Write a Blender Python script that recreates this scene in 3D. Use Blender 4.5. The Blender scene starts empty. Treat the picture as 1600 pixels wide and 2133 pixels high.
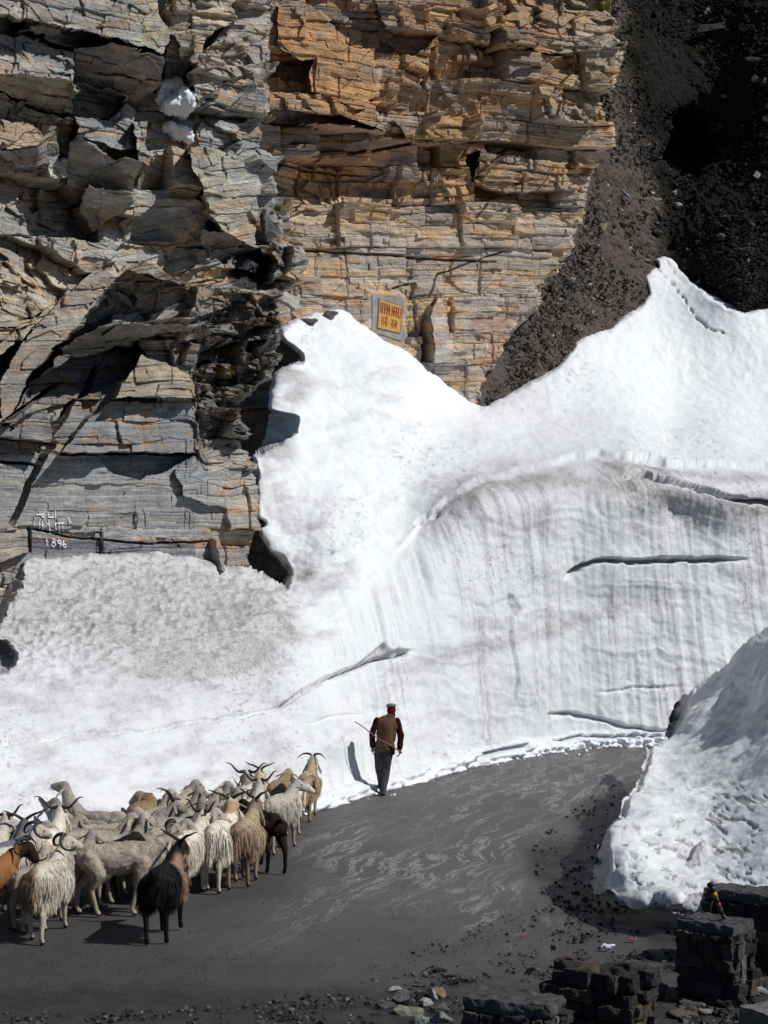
import bpy, bmesh, math, random
import numpy as np
from mathutils import Vector, Matrix
from mathutils.bvhtree import BVHTree

# ---------------------------------------------------------------- camera, world, sun, exposure
scene = bpy.context.scene
COL = scene.collection
F_PX = 3500.0; HC = 4.3; TH = math.atan(0.03186)
cam_d = bpy.data.cameras.new('camera'); cam = bpy.data.objects.new('camera', cam_d); COL.objects.link(cam)
cam.location = (0, 0, HC); cam.rotation_euler = (math.pi/2 + TH, 0, 0)
cam_d.sensor_fit = 'VERTICAL'; cam_d.sensor_height = 36.0; cam_d.lens = F_PX/2133*36.0
cam_d.clip_start = 0.5; cam_d.clip_end = 2000
scene.camera = cam
SUN = Vector((0.665, -0.235, 0.71)).normalized()
EL = math.asin(SUN.z); AZ = math.atan2(SUN.x, SUN.y)
world = bpy.data.worlds.new('World'); scene.world = world; world.use_nodes = True
wn = world.node_tree; wn.nodes.clear()
sky = wn.nodes.new('ShaderNodeTexSky'); sky.sky_type = 'NISHITA'; sky.sun_disc = False
sky.sun_elevation = EL; sky.sun_rotation = AZ; sky.altitude = 3500; sky.air_density = 1.0; sky.dust_density = 0.4
bg = wn.nodes.new('ShaderNodeBackground'); bg.inputs[1].default_value = 0.05
wo = wn.nodes.new('ShaderNodeOutputWorld'); wn.links.new(sky.outputs[0], bg.inputs[0]); wn.links.new(bg.outputs[0], wo.inputs[0])
sl = bpy.data.lights.new('sun', 'SUN'); sl.energy = 4.0; sl.angle = math.radians(0.5); sl.color = (1.0, 0.97, 0.925)
so = bpy.data.objects.new('sun', sl); COL.objects.link(so); so.location = (30, -10, 40)
so.rotation_euler = SUN.to_track_quat('Z', 'Y').to_euler()
scene.view_settings.view_transform = 'Standard'; scene.view_settings.look = 'None'
scene.view_settings.exposure = -0.05; scene.view_settings.gamma = 1.0
scene.render.engine = 'CYCLES'

# ---------------------------------------------------------------- maths helpers
ct, st = math.cos(TH), math.sin(TH)
def PV(px, py, d):
    """pixel of the 1600x2133 photo + distance along +Y -> world points (n,3)"""
    px = np.asarray(px, float); py = np.asarray(py, float); d = np.asarray(d, float)
    x = (px-800)/F_PX; u = (1066.5-py)/F_PX
    y = ct - st*u; z = st + ct*u
    s = d/y
    return np.stack([x*s, d+0*x, HC+z*s], -1)
def GP(px, py, z=0.0):
    """pixel -> point on the plane of height z"""
    x = (px-800)/F_PX; u = (1066.5-py)/F_PX
    y = ct - st*u; zz = st + ct*u
    s = (z-HC)/zz
    return Vector((x*s, y*s, z))
def sstep(a, b, x):
    t = np.clip((x-a)/(b-a), 0, 1); return t*t*(3-2*t)
def hsh(i, j=0, k=0, s=0):
    i = np.asarray(i).astype(np.int64).astype(np.uint32); j = np.asarray(j).astype(np.int64).astype(np.uint32); k = np.asarray(k).astype(np.int64).astype(np.uint32)
    with np.errstate(over='ignore'):
        h = i*np.uint32(374761393) + j*np.uint32(668265263) + k*np.uint32(2246822519) + np.uint32((s*3266489917+12345) & 0xffffffff)
        h = (h ^ (h >> np.uint32(13)))*np.uint32(1274126177)
        h = (h ^ (h >> np.uint32(16)))*np.uint32(2654435769)
        h = h ^ (h >> np.uint32(15))
    return (h & np.uint32(0xffffff)).astype(float)/16777216.0
def vn2(x, y, s=0):
    xi = np.floor(x); yi = np.floor(y); fx = x-xi; fy = y-yi
    fx = fx*fx*(3-2*fx); fy = fy*fy*(3-2*fy)
    a = hsh(xi, yi, 0, s); b = hsh(xi+1, yi, 0, s); c = hsh(xi, yi+1, 0, s); d = hsh(xi+1, yi+1, 0, s)
    return (a+(b-a)*fx)*(1-fy) + (c+(d-c)*fx)*fy
def fbm2(x, y, o=4, s=0, g=0.5):
    r = 0; a = 1; t = 0
    for k in range(o):
        r = r + a*vn2(x*2**k+17.3*k, y*2**k-9.1*k, s+k); t += a; a *= g
    return r/t
def vn3(x, y, z, s=0):
    zi = np.floor(z); fz = z-zi; fz = fz*fz*(3-2*fz)
    xi = np.floor(x); yi = np.floor(y); fx = x-xi; fy = y-yi
    fx = fx*fx*(3-2*fx); fy = fy*fy*(3-2*fy)
    def pl(zz):
        a = hsh(xi, yi, zz, s); b = hsh(xi+1, yi, zz, s); c = hsh(xi, yi+1, zz, s); d = hsh(xi+1, yi+1, zz, s)
        return (a+(b-a)*fx)*(1-fy) + (c+(d-c)*fx)*fy
    return pl(zi)*(1-fz) + pl(zi+1)*fz
def fbm3(p, sc, o=3, s=0, g=0.5):
    r = 0; a = 1; t = 0
    for k in range(o):
        f = 2**k/sc
        r = r + a*vn3(p[..., 0]*f+5.2*k, p[..., 1]*f-3.3*k, p[..., 2]*f+7.7*k, s+k); t += a; a *= g
    return r/t
def vor1(x, row, s):
    """1D jittered cells: id, local coordinate, distance to the border"""
    i = np.floor(x); best = np.full(np.shape(x), 9.); second = best.copy(); bid = i.copy(); loc = best.copy()
    for k in (-1, 0, 1):
        c = i+k; p = c+0.1+0.8*hsh(c, row, 7, s); d = np.abs(x-p)
        m = d < best
        second = np.where(m, best, np.minimum(second, d)); bid = np.where(m, c, bid); loc = np.where(m, x-p, loc); best = np.where(m, d, best)
    return bid, loc, second-best
def vor2(x, y, s, jit=0.9):
    xi = np.floor(x); yi = np.floor(y)
    f1 = np.full(np.shape(x), 9.); f2 = f1.copy(); ci = xi.copy(); cj = yi.copy(); lx = f1.copy(); ly = f1.copy()
    for a in (-1, 0, 1):
        for b in (-1, 0, 1):
            cx = xi+a; cy = yi+b
            dx = x-(cx+0.5+jit*(hsh(cx, cy, 1, s)-0.5)); dy = y-(cy+0.5+jit*(hsh(cx, cy, 2, s)-0.5))
            d = np.sqrt(dx*dx+dy*dy); m = d < f1
            f2 = np.where(m, f1, np.minimum(f2, d)); ci = np.where(m, cx, ci); cj = np.where(m, cy, cj)
            lx = np.where(m, dx, lx); ly = np.where(m, dy, ly); f1 = np.where(m, d, f1)
    return f1, f2, ci, cj, lx, ly
def inpoly(px, py, poly):
    r = np.zeros(np.shape(px), bool); n = len(poly)
    for i in range(n):
        x1, y1 = poly[i]; x2, y2 = poly[(i+1) % n]
        if y1 == y2: continue
        c = ((y1 > py) != (y2 > py)) & (px < (x2-x1)*(py-y1)/(y2-y1)+x1)
        r ^= c
    return r
def segdist(px, py, pts, closed=False):
    """distance to a polyline, and the side (signed offset, + = below)"""
    best = np.full(np.shape(px), 1e9); t_all = np.zeros(np.shape(px)); sgn = np.zeros(np.shape(px))
    n = len(pts); m = n if closed else n-1
    for i in range(m):
        x1, y1 = pts[i][:2]; x2, y2 = pts[(i+1) % n][:2]
        dx, dy = x2-x1, y2-y1; L = dx*dx+dy*dy+1e-9
        t = np.clip(((px-x1)*dx+(py-y1)*dy)/L, 0, 1)
        qx = px-(x1+t*dx); qy = py-(y1+t*dy); d = np.sqrt(qx*qx+qy*qy)
        k = d < best
        best = np.where(k, d, best); t_all = np.where(k, (i+t)/m, t_all); sgn = np.where(k, np.sign(dx*qy-dy*qx), sgn)
    return best, t_all, sgn
def sdpoly(px, py, poly):
    d, _, _ = segdist(px, py, poly, True)
    return np.where(inpoly(px, py, poly), d, -d)      # + inside
class TPS:
    def __init__(self, pts, lam=0.0):
        p = np.array(pts, float); self.c = p[:, :2]/500; n = len(p)
        K = self.k(self.c[:, None, :]-self.c[None]) + lam*np.eye(n)
        Pm = np.hstack([np.ones((n, 1)), self.c]); A = np.zeros((n+3, n+3)); A[:n, :n] = K; A[:n, n:] = Pm; A[n:, :n] = Pm.T
        b = np.zeros(n+3); b[:n] = p[:, 2]; self.w = np.linalg.solve(A, b)
    def k(self, v):
        r2 = (v**2).sum(-1); return 0.5*r2*np.log(r2+1e-12)
    def raw(self, x, y):
        q = np.stack([x, y], -1)/500.; n = len(self.c)
        r = self.w[n] + self.w[n+1]*q[..., 0] + self.w[n+2]*q[..., 1]
        for i in range(n): r = r + self.w[i]*self.k(q-self.c[i])
        return r
    def __call__(self, px, py):
        px = np.asarray(px, float); py = np.asarray(py, float)
        if px.size < 3000: return self.raw(px, py)
        s = 8.0; x0 = px.min()-s; y0 = py.min()-s
        nx = int((px.max()-x0)/s)+3; ny = int((py.max()-y0)/s)+3
        gx, gy = np.meshgrid(x0+np.arange(nx)*s, y0+np.arange(ny)*s); G = self.raw(gx, gy)
        fx = (px-x0)/s; fy = (py-y0)/s; i = fx.astype(int); j = fy.astype(int); fx -= i; fy -= j
        return (G[j, i]*(1-fx)+G[j, i+1]*fx)*(1-fy) + (G[j+1, i]*(1-fx)+G[j+1, i+1]*fx)*fy
def grid(x0, x1, y0, y1, step):
    return np.meshgrid(np.arange(x0, x1+step/2, step), np.arange(y0, y1+step/2, step))
def normals(W):
    du = np.gradient(W, axis=1); dv = np.gradient(W, axis=0)
    n = np.cross(dv, du); n /= np.linalg.norm(n, axis=-1, keepdims=True)+1e-12
    return n           # camera-facing for a pixel-ordered grid
def blur(a, k, it=2):
    for _ in range(it):
        for ax in (0, 1):
            c = np.cumsum(np.concatenate([np.repeat(np.take(a, [0], ax), k+1, ax), a, np.repeat(np.take(a, [-1], ax), k, ax)], ax), ax)
            n = a.shape[ax]
            a = (np.take(c, range(2*k+1, 2*k+1+n), ax)-np.take(c, range(0, n), ax))/(2*k+1)
    return a

# ---------------------------------------------------------------- object helpers
def tag(o, label=None, cat=None, group=None, kind=None):
    if label: o['label'] = label
    if cat: o['category'] = cat
    if group: o['group'] = group
    if kind: o['kind'] = kind
    return o
def mesh_np(name, V, Fq, mat, parent=None, attrs=None, smooth=True, mi=None):
    """V (n,3), Fq (m,3|4) -> one mesh object"""
    me = bpy.data.meshes.new(name); V = np.asarray(V, np.float32); Fq = np.asarray(Fq, np.int32); k = Fq.shape[1]
    me.vertices.add(len(V)); me.vertices.foreach_set('co', V.ravel())
    me.loops.add(Fq.size); me.loops.foreach_set('vertex_index', Fq.ravel())
    me.polygons.add(len(Fq)); me.polygons.foreach_set('loop_start', np.arange(0, Fq.size, k, dtype=np.int32))
    me.polygons.foreach_set('loop_total', np.full(len(Fq), k, np.int32))
    me.polygons.foreach_set('use_smooth', np.full(len(Fq), bool(smooth)))
    if mi is not None: me.polygons.foreach_set('material_index', np.asarray(mi, np.int32))
    me.update(calc_edges=True)
    for an, av in (attrs or {}).items():
        av = np.asarray(av, np.float32)
        if av.ndim == 1:
            a = me.attributes.new(an, 'FLOAT', 'POINT'); a.data.foreach_set('value', av)
        else:
            a = me.attributes.new(an, 'FLOAT_COLOR', 'POINT')
            a.data.foreach_set('color', np.hstack([av, np.ones((len(av), 1), np.float32)]).ravel())
    for m in (mat if isinstance(mat, (list, tuple)) else [mat]): me.materials.append(m)
    o = bpy.data.objects.new(name, me); COL.objects.link(o)
    if parent is not None: o.parent = parent
    return o
def grid_mesh(name, W, mask, mat, attrs=None, smooth=True, parent=None):
    ny, nx = W.shape[:2]; idx = np.arange(ny*nx).reshape(ny, nx)
    fm = mask[:-1, :-1] & mask[1:, :-1] & mask[:-1, 1:] & mask[1:, 1:]
    q = np.stack([idx[:-1, :-1], idx[1:, :-1], idx[1:, 1:], idx[:-1, 1:]], -1)[fm]
    used = np.zeros(ny*nx, bool); used[q.ravel()] = True
    rem = np.cumsum(used)-1; q = rem[q]
    at = {k: v.reshape(ny*nx, *v.shape[2:])[used] for k, v in (attrs or {}).items()}
    return mesh_np(name, W.reshape(-1, 3)[used], q, mat, parent, at, smooth)
def bvh_of(o):
    me = o.data; n = len(me.vertices); co = np.empty(n*3, np.float32); me.vertices.foreach_get('co', co)
    f = np.empty(len(me.loops), np.int32); me.loops.foreach_get('vertex_index', f); k = 4 if len(me.polygons) and me.polygons[0].loop_total == 4 else 3
    return BVHTree.FromPolygons(co.reshape(-1, 3).tolist(), f.reshape(-1, k).tolist())
CAM = Vector((0, 0, HC))
def hit_px(bvhs, px, py):
    p = Vector(PV(px, py, 10.)); d = (p-CAM).normalized(); best = None
    for b in bvhs:
        r = b.ray_cast(CAM, d)
        if r[0] is not None and (best is None or r[3] < best[3]): best = r
    return best

# ---------------------------------------------------------------- materials
class NT:
    def __init__(self, name):
        self.m = bpy.data.materials.new(name); self.m.use_nodes = True; self.t = self.m.node_tree; self.t.nodes.clear()
        self.o = self.n('ShaderNodeOutputMaterial'); self.b = self.n('ShaderNodeBsdfPrincipled'); self.l(self.b.outputs[0], self.o.inputs[0])
        self.b.inputs['Specular IOR Level'].default_value = 0.3
    def n(self, t, **k):
        x = self.t.nodes.new(t)
        for a, v in k.items(): setattr(x, a, v)
        return x
    def l(self, a, b): self.t.links.new(a, b)
    def val(self, s, v):
        if hasattr(v, 'node'): self.l(v, s)
        else: s.default_value = v
    def pos(self, sx=1, sy=1, sz=1):
        g = self.n('ShaderNodeNewGeometry'); m = self.n('ShaderNodeMapping'); m.inputs['Scale'].default_value = (sx, sy, sz); self.l(g.outputs['Position'], m.inputs[0]); return m.outputs[0]
    def objp(self, sx=1, sy=1, sz=1):
        g = self.n('ShaderNodeTexCoord'); m = self.n('ShaderNodeMapping'); m.inputs['Scale'].default_value = (sx, sy, sz); self.l(g.outputs['Object'], m.inputs[0]); return m.outputs[0]
    def noise(self, vec, sc, det=4, rough=0.6, dist=0):
        x = self.n('ShaderNodeTexNoise'); self.l(vec, x.inputs['Vector']); x.inputs['Scale'].default_value = sc; x.inputs['Detail'].default_value = det
        x.inputs['Roughness'].default_value = rough; x.inputs['Distortion'].default_value = dist; return x.outputs['Fac']
    def vor(self, vec, sc, feat='F1'):
        x = self.n('ShaderNodeTexVoronoi', feature=feat); self.l(vec, x.inputs['Vector']); x.inputs['Scale'].default_value = sc; return x.outputs['Distance']
    def attr(self, name, fac=True):
        x = self.n('ShaderNodeAttribute', attribute_name=name); return x.outputs['Fac' if fac else 'Color']
    def ramp(self, v, stops, interp='LINEAR'):
        x = self.n('ShaderNodeValToRGB'); self.l(v, x.inputs[0]); r = x.color_ramp; r.interpolation = interp
        while len(r.elements) < len(stops): r.elements.new(0.5)
        for e, (p, c) in zip(r.elements, stops):
            e.position = p; e.color = (c, c, c, 1) if not isinstance(c, tuple) else (*c, 1)
        return x.outputs[0]
    def mix(self, f, a, b, bt='MIX'):
        x = self.n('ShaderNodeMix', data_type='RGBA', blend_type=bt); self.val(x.inputs[0], f)
        self.val(x.inputs[6], a if hasattr(a, 'node') else (*a, 1)); self.val(x.inputs[7], b if hasattr(b, 'node') else (*b, 1)); return x.outputs[2]
    def math(self, op, a, b=0.0, c=None):
        x = self.n('ShaderNodeMath', operation=op); self.val(x.inputs[0], a); self.val(x.inputs[1], b)
        if c is not None: self.val(x.inputs[2], c)
        return x.outputs[0]
    def color(self, c): self.val(self.b.inputs['Base Color'], c if hasattr(c, 'node') else (*c, 1)); return self
    def rough(self, r): self.val(self.b.inputs['Roughness'], r); return self
    def bump(self, h, dist=0.01, strength=1.0):
        x = self.n('ShaderNodeBump'); self.val(x.inputs['Height'], h); x.inputs['Distance'].default_value = dist; x.inputs['Strength'].default_value = strength
        self.l(x.outputs[0], self.b.inputs['Normal']); return self
def vary(name, c, amt=0.3, sc=8., rough=0.85, bump=0.004, bsc=60., obj=True, spec=None):
    """a plain colour with uneven tone and a fine bump"""
    t = NT(name); v = t.objp() if obj else t.pos()
    n = t.noise(v, sc, 5); c1 = tuple(x*(1-amt) for x in c); c2 = tuple(min(1, x*(1+amt)) for x in c)
    t.color(t.ramp(n, [(0.3, c1), (0.7, c2)])).rough(rough).bump(t.noise(v, bsc, 3), bump)
    if spec is not None: t.b.inputs['Specular IOR Level'].default_value = spec
    return t.m

def mat_rock(name, wet=False):
    t = NT(name); v = t.pos(); c = t.attr('col', False)
    n1 = t.noise(t.pos(1, 1, 3.5), 2.2, 9, 0.72, 0.5); n2 = t.noise(v, 14, 6, 0.7)
    c = t.mix(1.0, c, t.ramp(n1, [(0.30, 0.62), (0.5, 1.0), (0.72, 1.38)]), 'MULTIPLY')
    c = t.mix(1.0, c, t.ramp(n2, [(0.3, 0.72), (0.7, 1.25)]), 'MULTIPLY')
    w = t.attr('wet')
    t.color(c).rough(t.math('SUBTRACT', 0.85, t.math('MULTIPLY', w, 0.65)))
    h = t.math('ADD', t.noise(t.pos(1, 1, 5), 5, 8, 0.7, 0.3), t.math('MULTIPLY', t.noise(v, 30, 5, 0.7), 0.5))
    t.bump(h, 0.032, 0.8)
    return t.m
def mat_snow(name):
    t = NT(name); v = t.pos(); d = t.attr('dirt')
    n = t.noise(v, 5, 8, 0.72); n2 = t.noise(v, 26, 5, 0.7)
    k = t.math('MULTIPLY', d, t.math('ADD', 0.25, t.math('MULTIPLY', n, 1.5)))
    k = t.math('MULTIPLY', k, t.ramp(n2, [(0.3, 0.45), (0.7, 1.25)]))
    soil = t.mix(t.noise(v, 2.0, 3), (0.25, 0.235, 0.225), (0.34, 0.33, 0.33))
    clean = t.mix(t.noise(v, 0.6, 5), (0.74, 0.775, 0.82), (0.82, 0.84, 0.87))
    c = t.mix(t.math('MINIMUM', k, 1.0), clean, soil)
    t.color(c).rough(0.55); t.b.inputs['Specular IOR Level'].default_value = 0.25
    h = t.math('ADD', t.noise(v, 9, 6, 0.65), t.math('MULTIPLY', t.noise(v, 40, 4, 0.7), 0.35))
    t.bump(h, 0.022, 0.7)
    return t.m

# ================================================================ TERRAIN
M_ROCK = mat_rock('rock'); M_SNOW = mat_snow('snow')

# ---------------------------------------------------------------- main snow: wall, cone, snowfield (one sheet of old snow)
YB = [(-260, 1935), (0, 1850), (200, 1800), (400, 1748), (560, 1706), (650, 1680), (750, 1652), (820, 1635), (900, 1612), (1000, 1588), (1100, 1570), (1200, 1558), (1270, 1553), (1400, 1550), (1600, 1545), (1860, 1542)]
def yb(px): return np.interp(px, [a for a, b in YB], [b for a, b in YB])
def db(px): return F_PX*HC/(yb(px)-1178)
SP = [(-250, 1650, 21.9), (-250, 1500, 23.4), (-250, 1350, 25.6), (-250, 1200, 28), (-250, 1120, 29),
      (0, 1650, 23.7), (0, 1500, 25.4), (0, 1350, 27.6), (0, 1250, 29.0), (0, 1170, 30.2),
      (200, 1650, 25.1), (200, 1500, 26.5), (200, 1350, 28.6), (200, 1250, 30.4), (200, 1150, 32.2),
      (400, 1650, 26.95), (400, 1500, 28), (400, 1350, 29.9), (400, 1270, 31.4), (400, 1200, 33), (400, 1160, 34.2),
      (520, 1190, 35.4), (560, 1600, 28.9), (560, 1480, 29.7), (560, 1350, 31.1), (560, 1270, 32.5), (590, 1215, 35.4), (550, 1150, 36.6),
      (530, 1050, 37.4), (540, 940, 38.8), (560, 800, 42.0), (600, 740, 44), (600, 670, 46), (640, 650, 47), (700, 645, 47.8), (760, 682, 48.3), (840, 722, 49), (900, 770, 49.6), (1000, 840, 50.4),
      (650, 720, 45.8), (650, 800, 43.3), (700, 900, 41.4), (600, 950, 38.9), (600, 1050, 37.6), (700, 1000, 39), (700, 1100, 37.3), (650, 1200, 35.7), (700, 1300, 34), (640, 1400, 32.1), (700, 1500, 31.9), (700, 1600, 31.3),
      (850, 800, 46.5), (850, 900, 43.6), (850, 1000, 41), (850, 1080, 39), (850, 1200, 37), (850, 1350, 35.6), (850, 1500, 34.6),
      (950, 870, 47.5), (1000, 900, 46), (1000, 960, 43), (1000, 1000, 40.4), (1000, 1100, 38.7), (1000, 1300, 37.6), (1000, 1500, 36.9),
      (1100, 800, 52.0), (1100, 900, 47.5), (1200, 720, 54.6), (1200, 880, 49), (1200, 940, 44.5), (1200, 972, 42.0), (1200, 1000, 41.1), (1200, 1045, 40.75), (1250, 1000, 41.4), (1150, 1000, 40.7), (1200, 1100, 40.5), (1200, 1300, 40.1),
      (1300, 655, 57.2), (1340, 600, 59.0), (1400, 530, 61.2), (1440, 565, 60.4), (1500, 600, 58.3), (1545, 642, 57.8), (1600, 640, 58.3), (1400, 700, 57.2), (1400, 840, 54), (1400, 920, 48.6), (1400, 966, 43.6), (1400, 986, 42.3), (1400, 1150, 41.7), (1400, 1300, 41.3),
      (1600, 750, 57), (1600, 870, 53.5), (1600, 945, 48), (1600, 975, 45), (1600, 998, 43.7), (1600, 1150, 43), (1600, 1300, 42.5), (1400, 1060, 42.0), (1600, 1060, 43.45), (1300, 1000, 41.5), (1300, 1100, 41.0), (1500, 995, 43.0), (1500, 1100, 42.35), (1300, 970, 42.3), (1100, 985, 41.4), (1100, 1100, 39.6),
      (1850, 640, 57), (1850, 800, 56), (1850, 970, 47), (1850, 1005, 45.3), (1850, 1150, 44.5), (1850, 1300, 43.5)]
for x in (-250, -120, 0, 100, 200, 300, 400, 480, 560, 650, 750, 850, 920, 1000, 1100, 1200, 1300, 1400, 1500, 1600, 1720, 1850):
    SP.append((x, yb(x), db(x))); SP.append((x, yb(x)+40, db(x)-0.15))
snowD = TPS(SP)
OUT = [(-260, 1990), (-260, 1090), (-60, 1160), (0, 1205), (30, 1172), (62, 1148), (110, 1150), (160, 1146), (220, 1153), (330, 1152), (430, 1163), (500, 1180), (545, 1198), (592, 1217), (598, 1196), (585, 1165), (562, 1150),
       (545, 1128), (534, 1100), (545, 1092), (530, 1082), (532, 1040), (531, 1000), (521, 948), (540, 938), (552, 915), (556, 870), (560, 842), (562, 815), (571, 780), (585, 765), (622, 744), (596, 722), (578, 700), (583, 682), (600, 672), (630, 655), (655, 650), (672, 655), (712, 642),
       (735, 658), (762, 676), (800, 700), (840, 722), (870, 745), (905, 772), (950, 806), (985, 830), (1012, 843), (1040, 826), (1075, 806), (1100, 792), (1130, 775), (1160, 758), (1180, 735), (1196, 708), (1230, 688), (1270, 680), (1300, 655),
       (1330, 636), (1346, 610), (1336, 578), (1350, 556), (1362, 548), (1356, 538), (1384, 522), (1410, 535), (1428, 562), (1450, 585), (1480, 612), (1520, 632), (1552, 645), (1580, 640), (1620, 638), (1700, 630), (1860, 620), (1860, 1600), (1600, 1600), (1270, 1590), (900, 1660), (650, 1730), (400, 1800), (0, 1905)]
def build_snow(step=2.5):
    X, Y = grid(-250, 1850, 510, 1960, step)
    wob = (fbm2(X/22, Y/22, 3, 5)-0.5)*8
    sd = sdpoly(X, Y, OUT)+wob*(sstep(1500, 1350, Y))
    mask = (sd > 0) & (Y < yb(X)+40)
    D = snowD(X, Y)
    # the hollow where the cone has melted back from the rock
    cave = [(556, 842), (600, 856), (626, 866), (620, 900), (592, 925), (556, 938), (521, 950), (530, 930)]
    s = sdpoly(X, Y, cave); D = D + sstep(0, 10, s)*np.clip((632-X)/60, 0, 1.4)*3.0
    cav2 = [(531, 1096), (548, 1126), (566, 1148), (588, 1166), (600, 1196), (592, 1220), (570, 1212), (545, 1170)]
    s = sdpoly(X, Y, cav2); D = D+sstep(0, 8, s)*np.clip((604-X)/40, 0, 1.5)*1.6
    s = sdpoly(X, Y, [(575, 700), (600, 724), (626, 745), (590, 765)]); D = D+sstep(0, 6, s)*1.0
    # left, earth-stained flank of the mound
    fl = [(-260, 1300), (-260, 1080), (0, 1150), (64, 1146), (50, 1190), (48, 1220), (14, 1262), (-20, 1330)]
    sfl = sdpoly(X, Y, fl); D = D + sstep(0, 12, sfl)*np.clip((62-X)/60, 0, 2)*1.1
    nt = sdpoly(X, Y, [(-60, 1330), (10, 1335), (32, 1362), (30, 1384), (0, 1405), (-60, 1400)]); D = D+sstep(-2, 8, nt)*0.7
    # rounded rim
    r = np.clip(1-sd/13.0, 0, 1); D = D+r**2.2*1.3*(Y < 1300)
    W = PV(X, Y, D); N = normals(blur(W, 3, 1))
    up = np.clip(N[..., 2], 0, 1)
    CRX = [600, 700, 780, 830, 880, 930, 1000, 1050, 1100, 1180, 1250, 1330, 1400, 1500, 1600, 1860]; CRY = [1420, 1300, 1215, 1145, 1088, 1048, 1003, 985, 975, 956, 946, 956, 966, 971, 976, 986]
    cy = Y-(np.interp(X, CRX, CRY)+7*(fbm2(X/24, 0*X, 3, 211)-.5))        # px below the lip of the cut
    face = sstep(-4, 16, cy)*sstep(560, 760, X); face = np.where(X < 860, sstep(-40, 60, cy)*sstep(560, 760, X), face)
    lipk = sstep(800, 900, X)
    hb = yb(X)-Y                                            # px above the road edge
    lump = fbm3(W, 1.6, 4, 11)-0.5; med = fbm3(W, 0.45, 3, 21)-0.5; fin = fbm3(W, 0.12, 2, 31)-0.5
    cr = 1+0.4*sstep(700, 560, X)*sstep(1560, 1250, Y)*(Y > 1100)
    top_ = sstep(900, 1050, X)*(1-face); h = lump*0.34*(1-.45*top_) + med*0.10*(0.6+0.5*(1-face))*cr*(1-.6*top_) + fin*0.028*cr
    # sun cups on the open field, rough crust on the mound
    f1, f2, _, _, _, _ = vor2(W[..., 0]/0.42+med, W[..., 1]/0.42+lump*2, 3)
    cup = sstep(800, 1000, X)*(1-face)*sstep(1020, 900, Y); h = h + cup*(f1-0.5)*0.035
    g1, g2, _, _, lx, ly = vor2(W[..., 0]/0.17+2*med, W[..., 2]/0.085+lump*2, 8)
    crust = sstep(640, 480, X)*sstep(1150, 1200, Y+0*X)*sstep(1480, 1330, Y+X*0.12); crust *= 0.4+0.9*fbm2(X/90, Y/60, 3, 4)
    h = h + crust*((g1-0.4)*0.075+lx*0.03)
    # melt runnels down the cut face
    U = W[..., 0]+0.35*W[..., 1]+0.25*lump
    run = fbm2(U/0.55, W[..., 2]/5.5, 4, 41, 0.6)-0.5; run2 = fbm2(U/0.14, W[..., 2]/3.0, 3, 51, 0.6)-0.5
    rf = face*np.where(X > 800, sstep(4, 70, cy), 1.0); h = h + rf*(run*0.15+run2*0.04)
    bed = fbm2(U/9.0, (W[..., 2]+0.10*W[..., 0]+1.2*lump)/0.35, 3, 61, 0.6)-0.5; bed = bed*sstep(.4, .6, fbm2(X/200, Y/90, 3, 62))
    h = h + face*bed*0.09; dirt_bed = face*sstep(.06, .2, bed)*.10
    # berm of loose lumps along the foot
    bm = sstep(34, 8, hb+14*(fbm2(X/40, 0*X, 3, 71)-0.5))*sstep(560, 640, X)
    bl, _, _, _, _, _ = vor2(W[..., 0]/0.16, W[..., 2]/0.12, 77)
    h = h+bm*(0.22+0.22*(0.55-bl)) + 0.12*sstep(60, 0, hb)*(X < 600)
    h = h+lipk*(0.10*np.exp(-np.clip(-cy, 0, 999)/30)*(1-sstep(-3, 4, cy))-0.05*np.exp(-np.clip(cy, 0, 999)/26)*sstep(-3, 4, cy))*(.3+1.4*fbm2(X/60, Y/60, 2, 215))
    dirt = np.zeros_like(X)+dirt_bed+lipk*face*.12+.24*sstep(700, 540, X)*sstep(1130, 1180, Y)*sstep(1620, 1350, Y)+.17*sstep(760, 540, X)*sstep(1350, 1500, Y)
    # grooves and undercuts, cut in and coloured darker
    grooves = [([(1288, 990), (1340, 986), (1420, 1006), (1500, 1028), (1560, 1042), (1610, 1046), (1700, 1052), (1860, 1060)], 7, 0.55, 0.6),
               ([(1182, 1197), (1212, 1174), (1240, 1166), (1320, 1166), (1400, 1163), (1480, 1161), (1545, 1163)], 7, 0.55, 0.6),
               ([(566, 1476), (620, 1446), (680, 1411), (740, 1387), (800, 1362), (862, 1354)], 5.5, 0.26, 0.6),
               ([(-60, 1560), (150, 1530), (300, 1522), (400, 1500), (500, 1490), (568, 1475)], 4, 0.12, 0.2),
               ([(640, 1505), (700, 1492), (760, 1485)], 3, 0.05, 0.1),
               ([(1145, 1487), (1200, 1484), (1260, 1500), (1310, 1514), (1400, 1522)], 6, 0.22, 0.3),
               ([(1145, 1545), (1200, 1534), (1300, 1534), (1400, 1532)], 6, 0.25, 0.55),
               ([(862, 1092), (890, 1074), (918, 1066)], 6, 0.15, 0.3),
               ([(1245, 1440), (1330, 1430), (1420, 1428)], 4, 0.07, 0.1),
               ([(1125, 1560), (1140, 1530), (1145, 1487)], 4, 0.1, 0.1),
               ([(1062, 1240), (1072, 1275), (1066, 1330), (1074, 1420), (1070, 1490)], 6, 0.07, 0.6)
               ]
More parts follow.
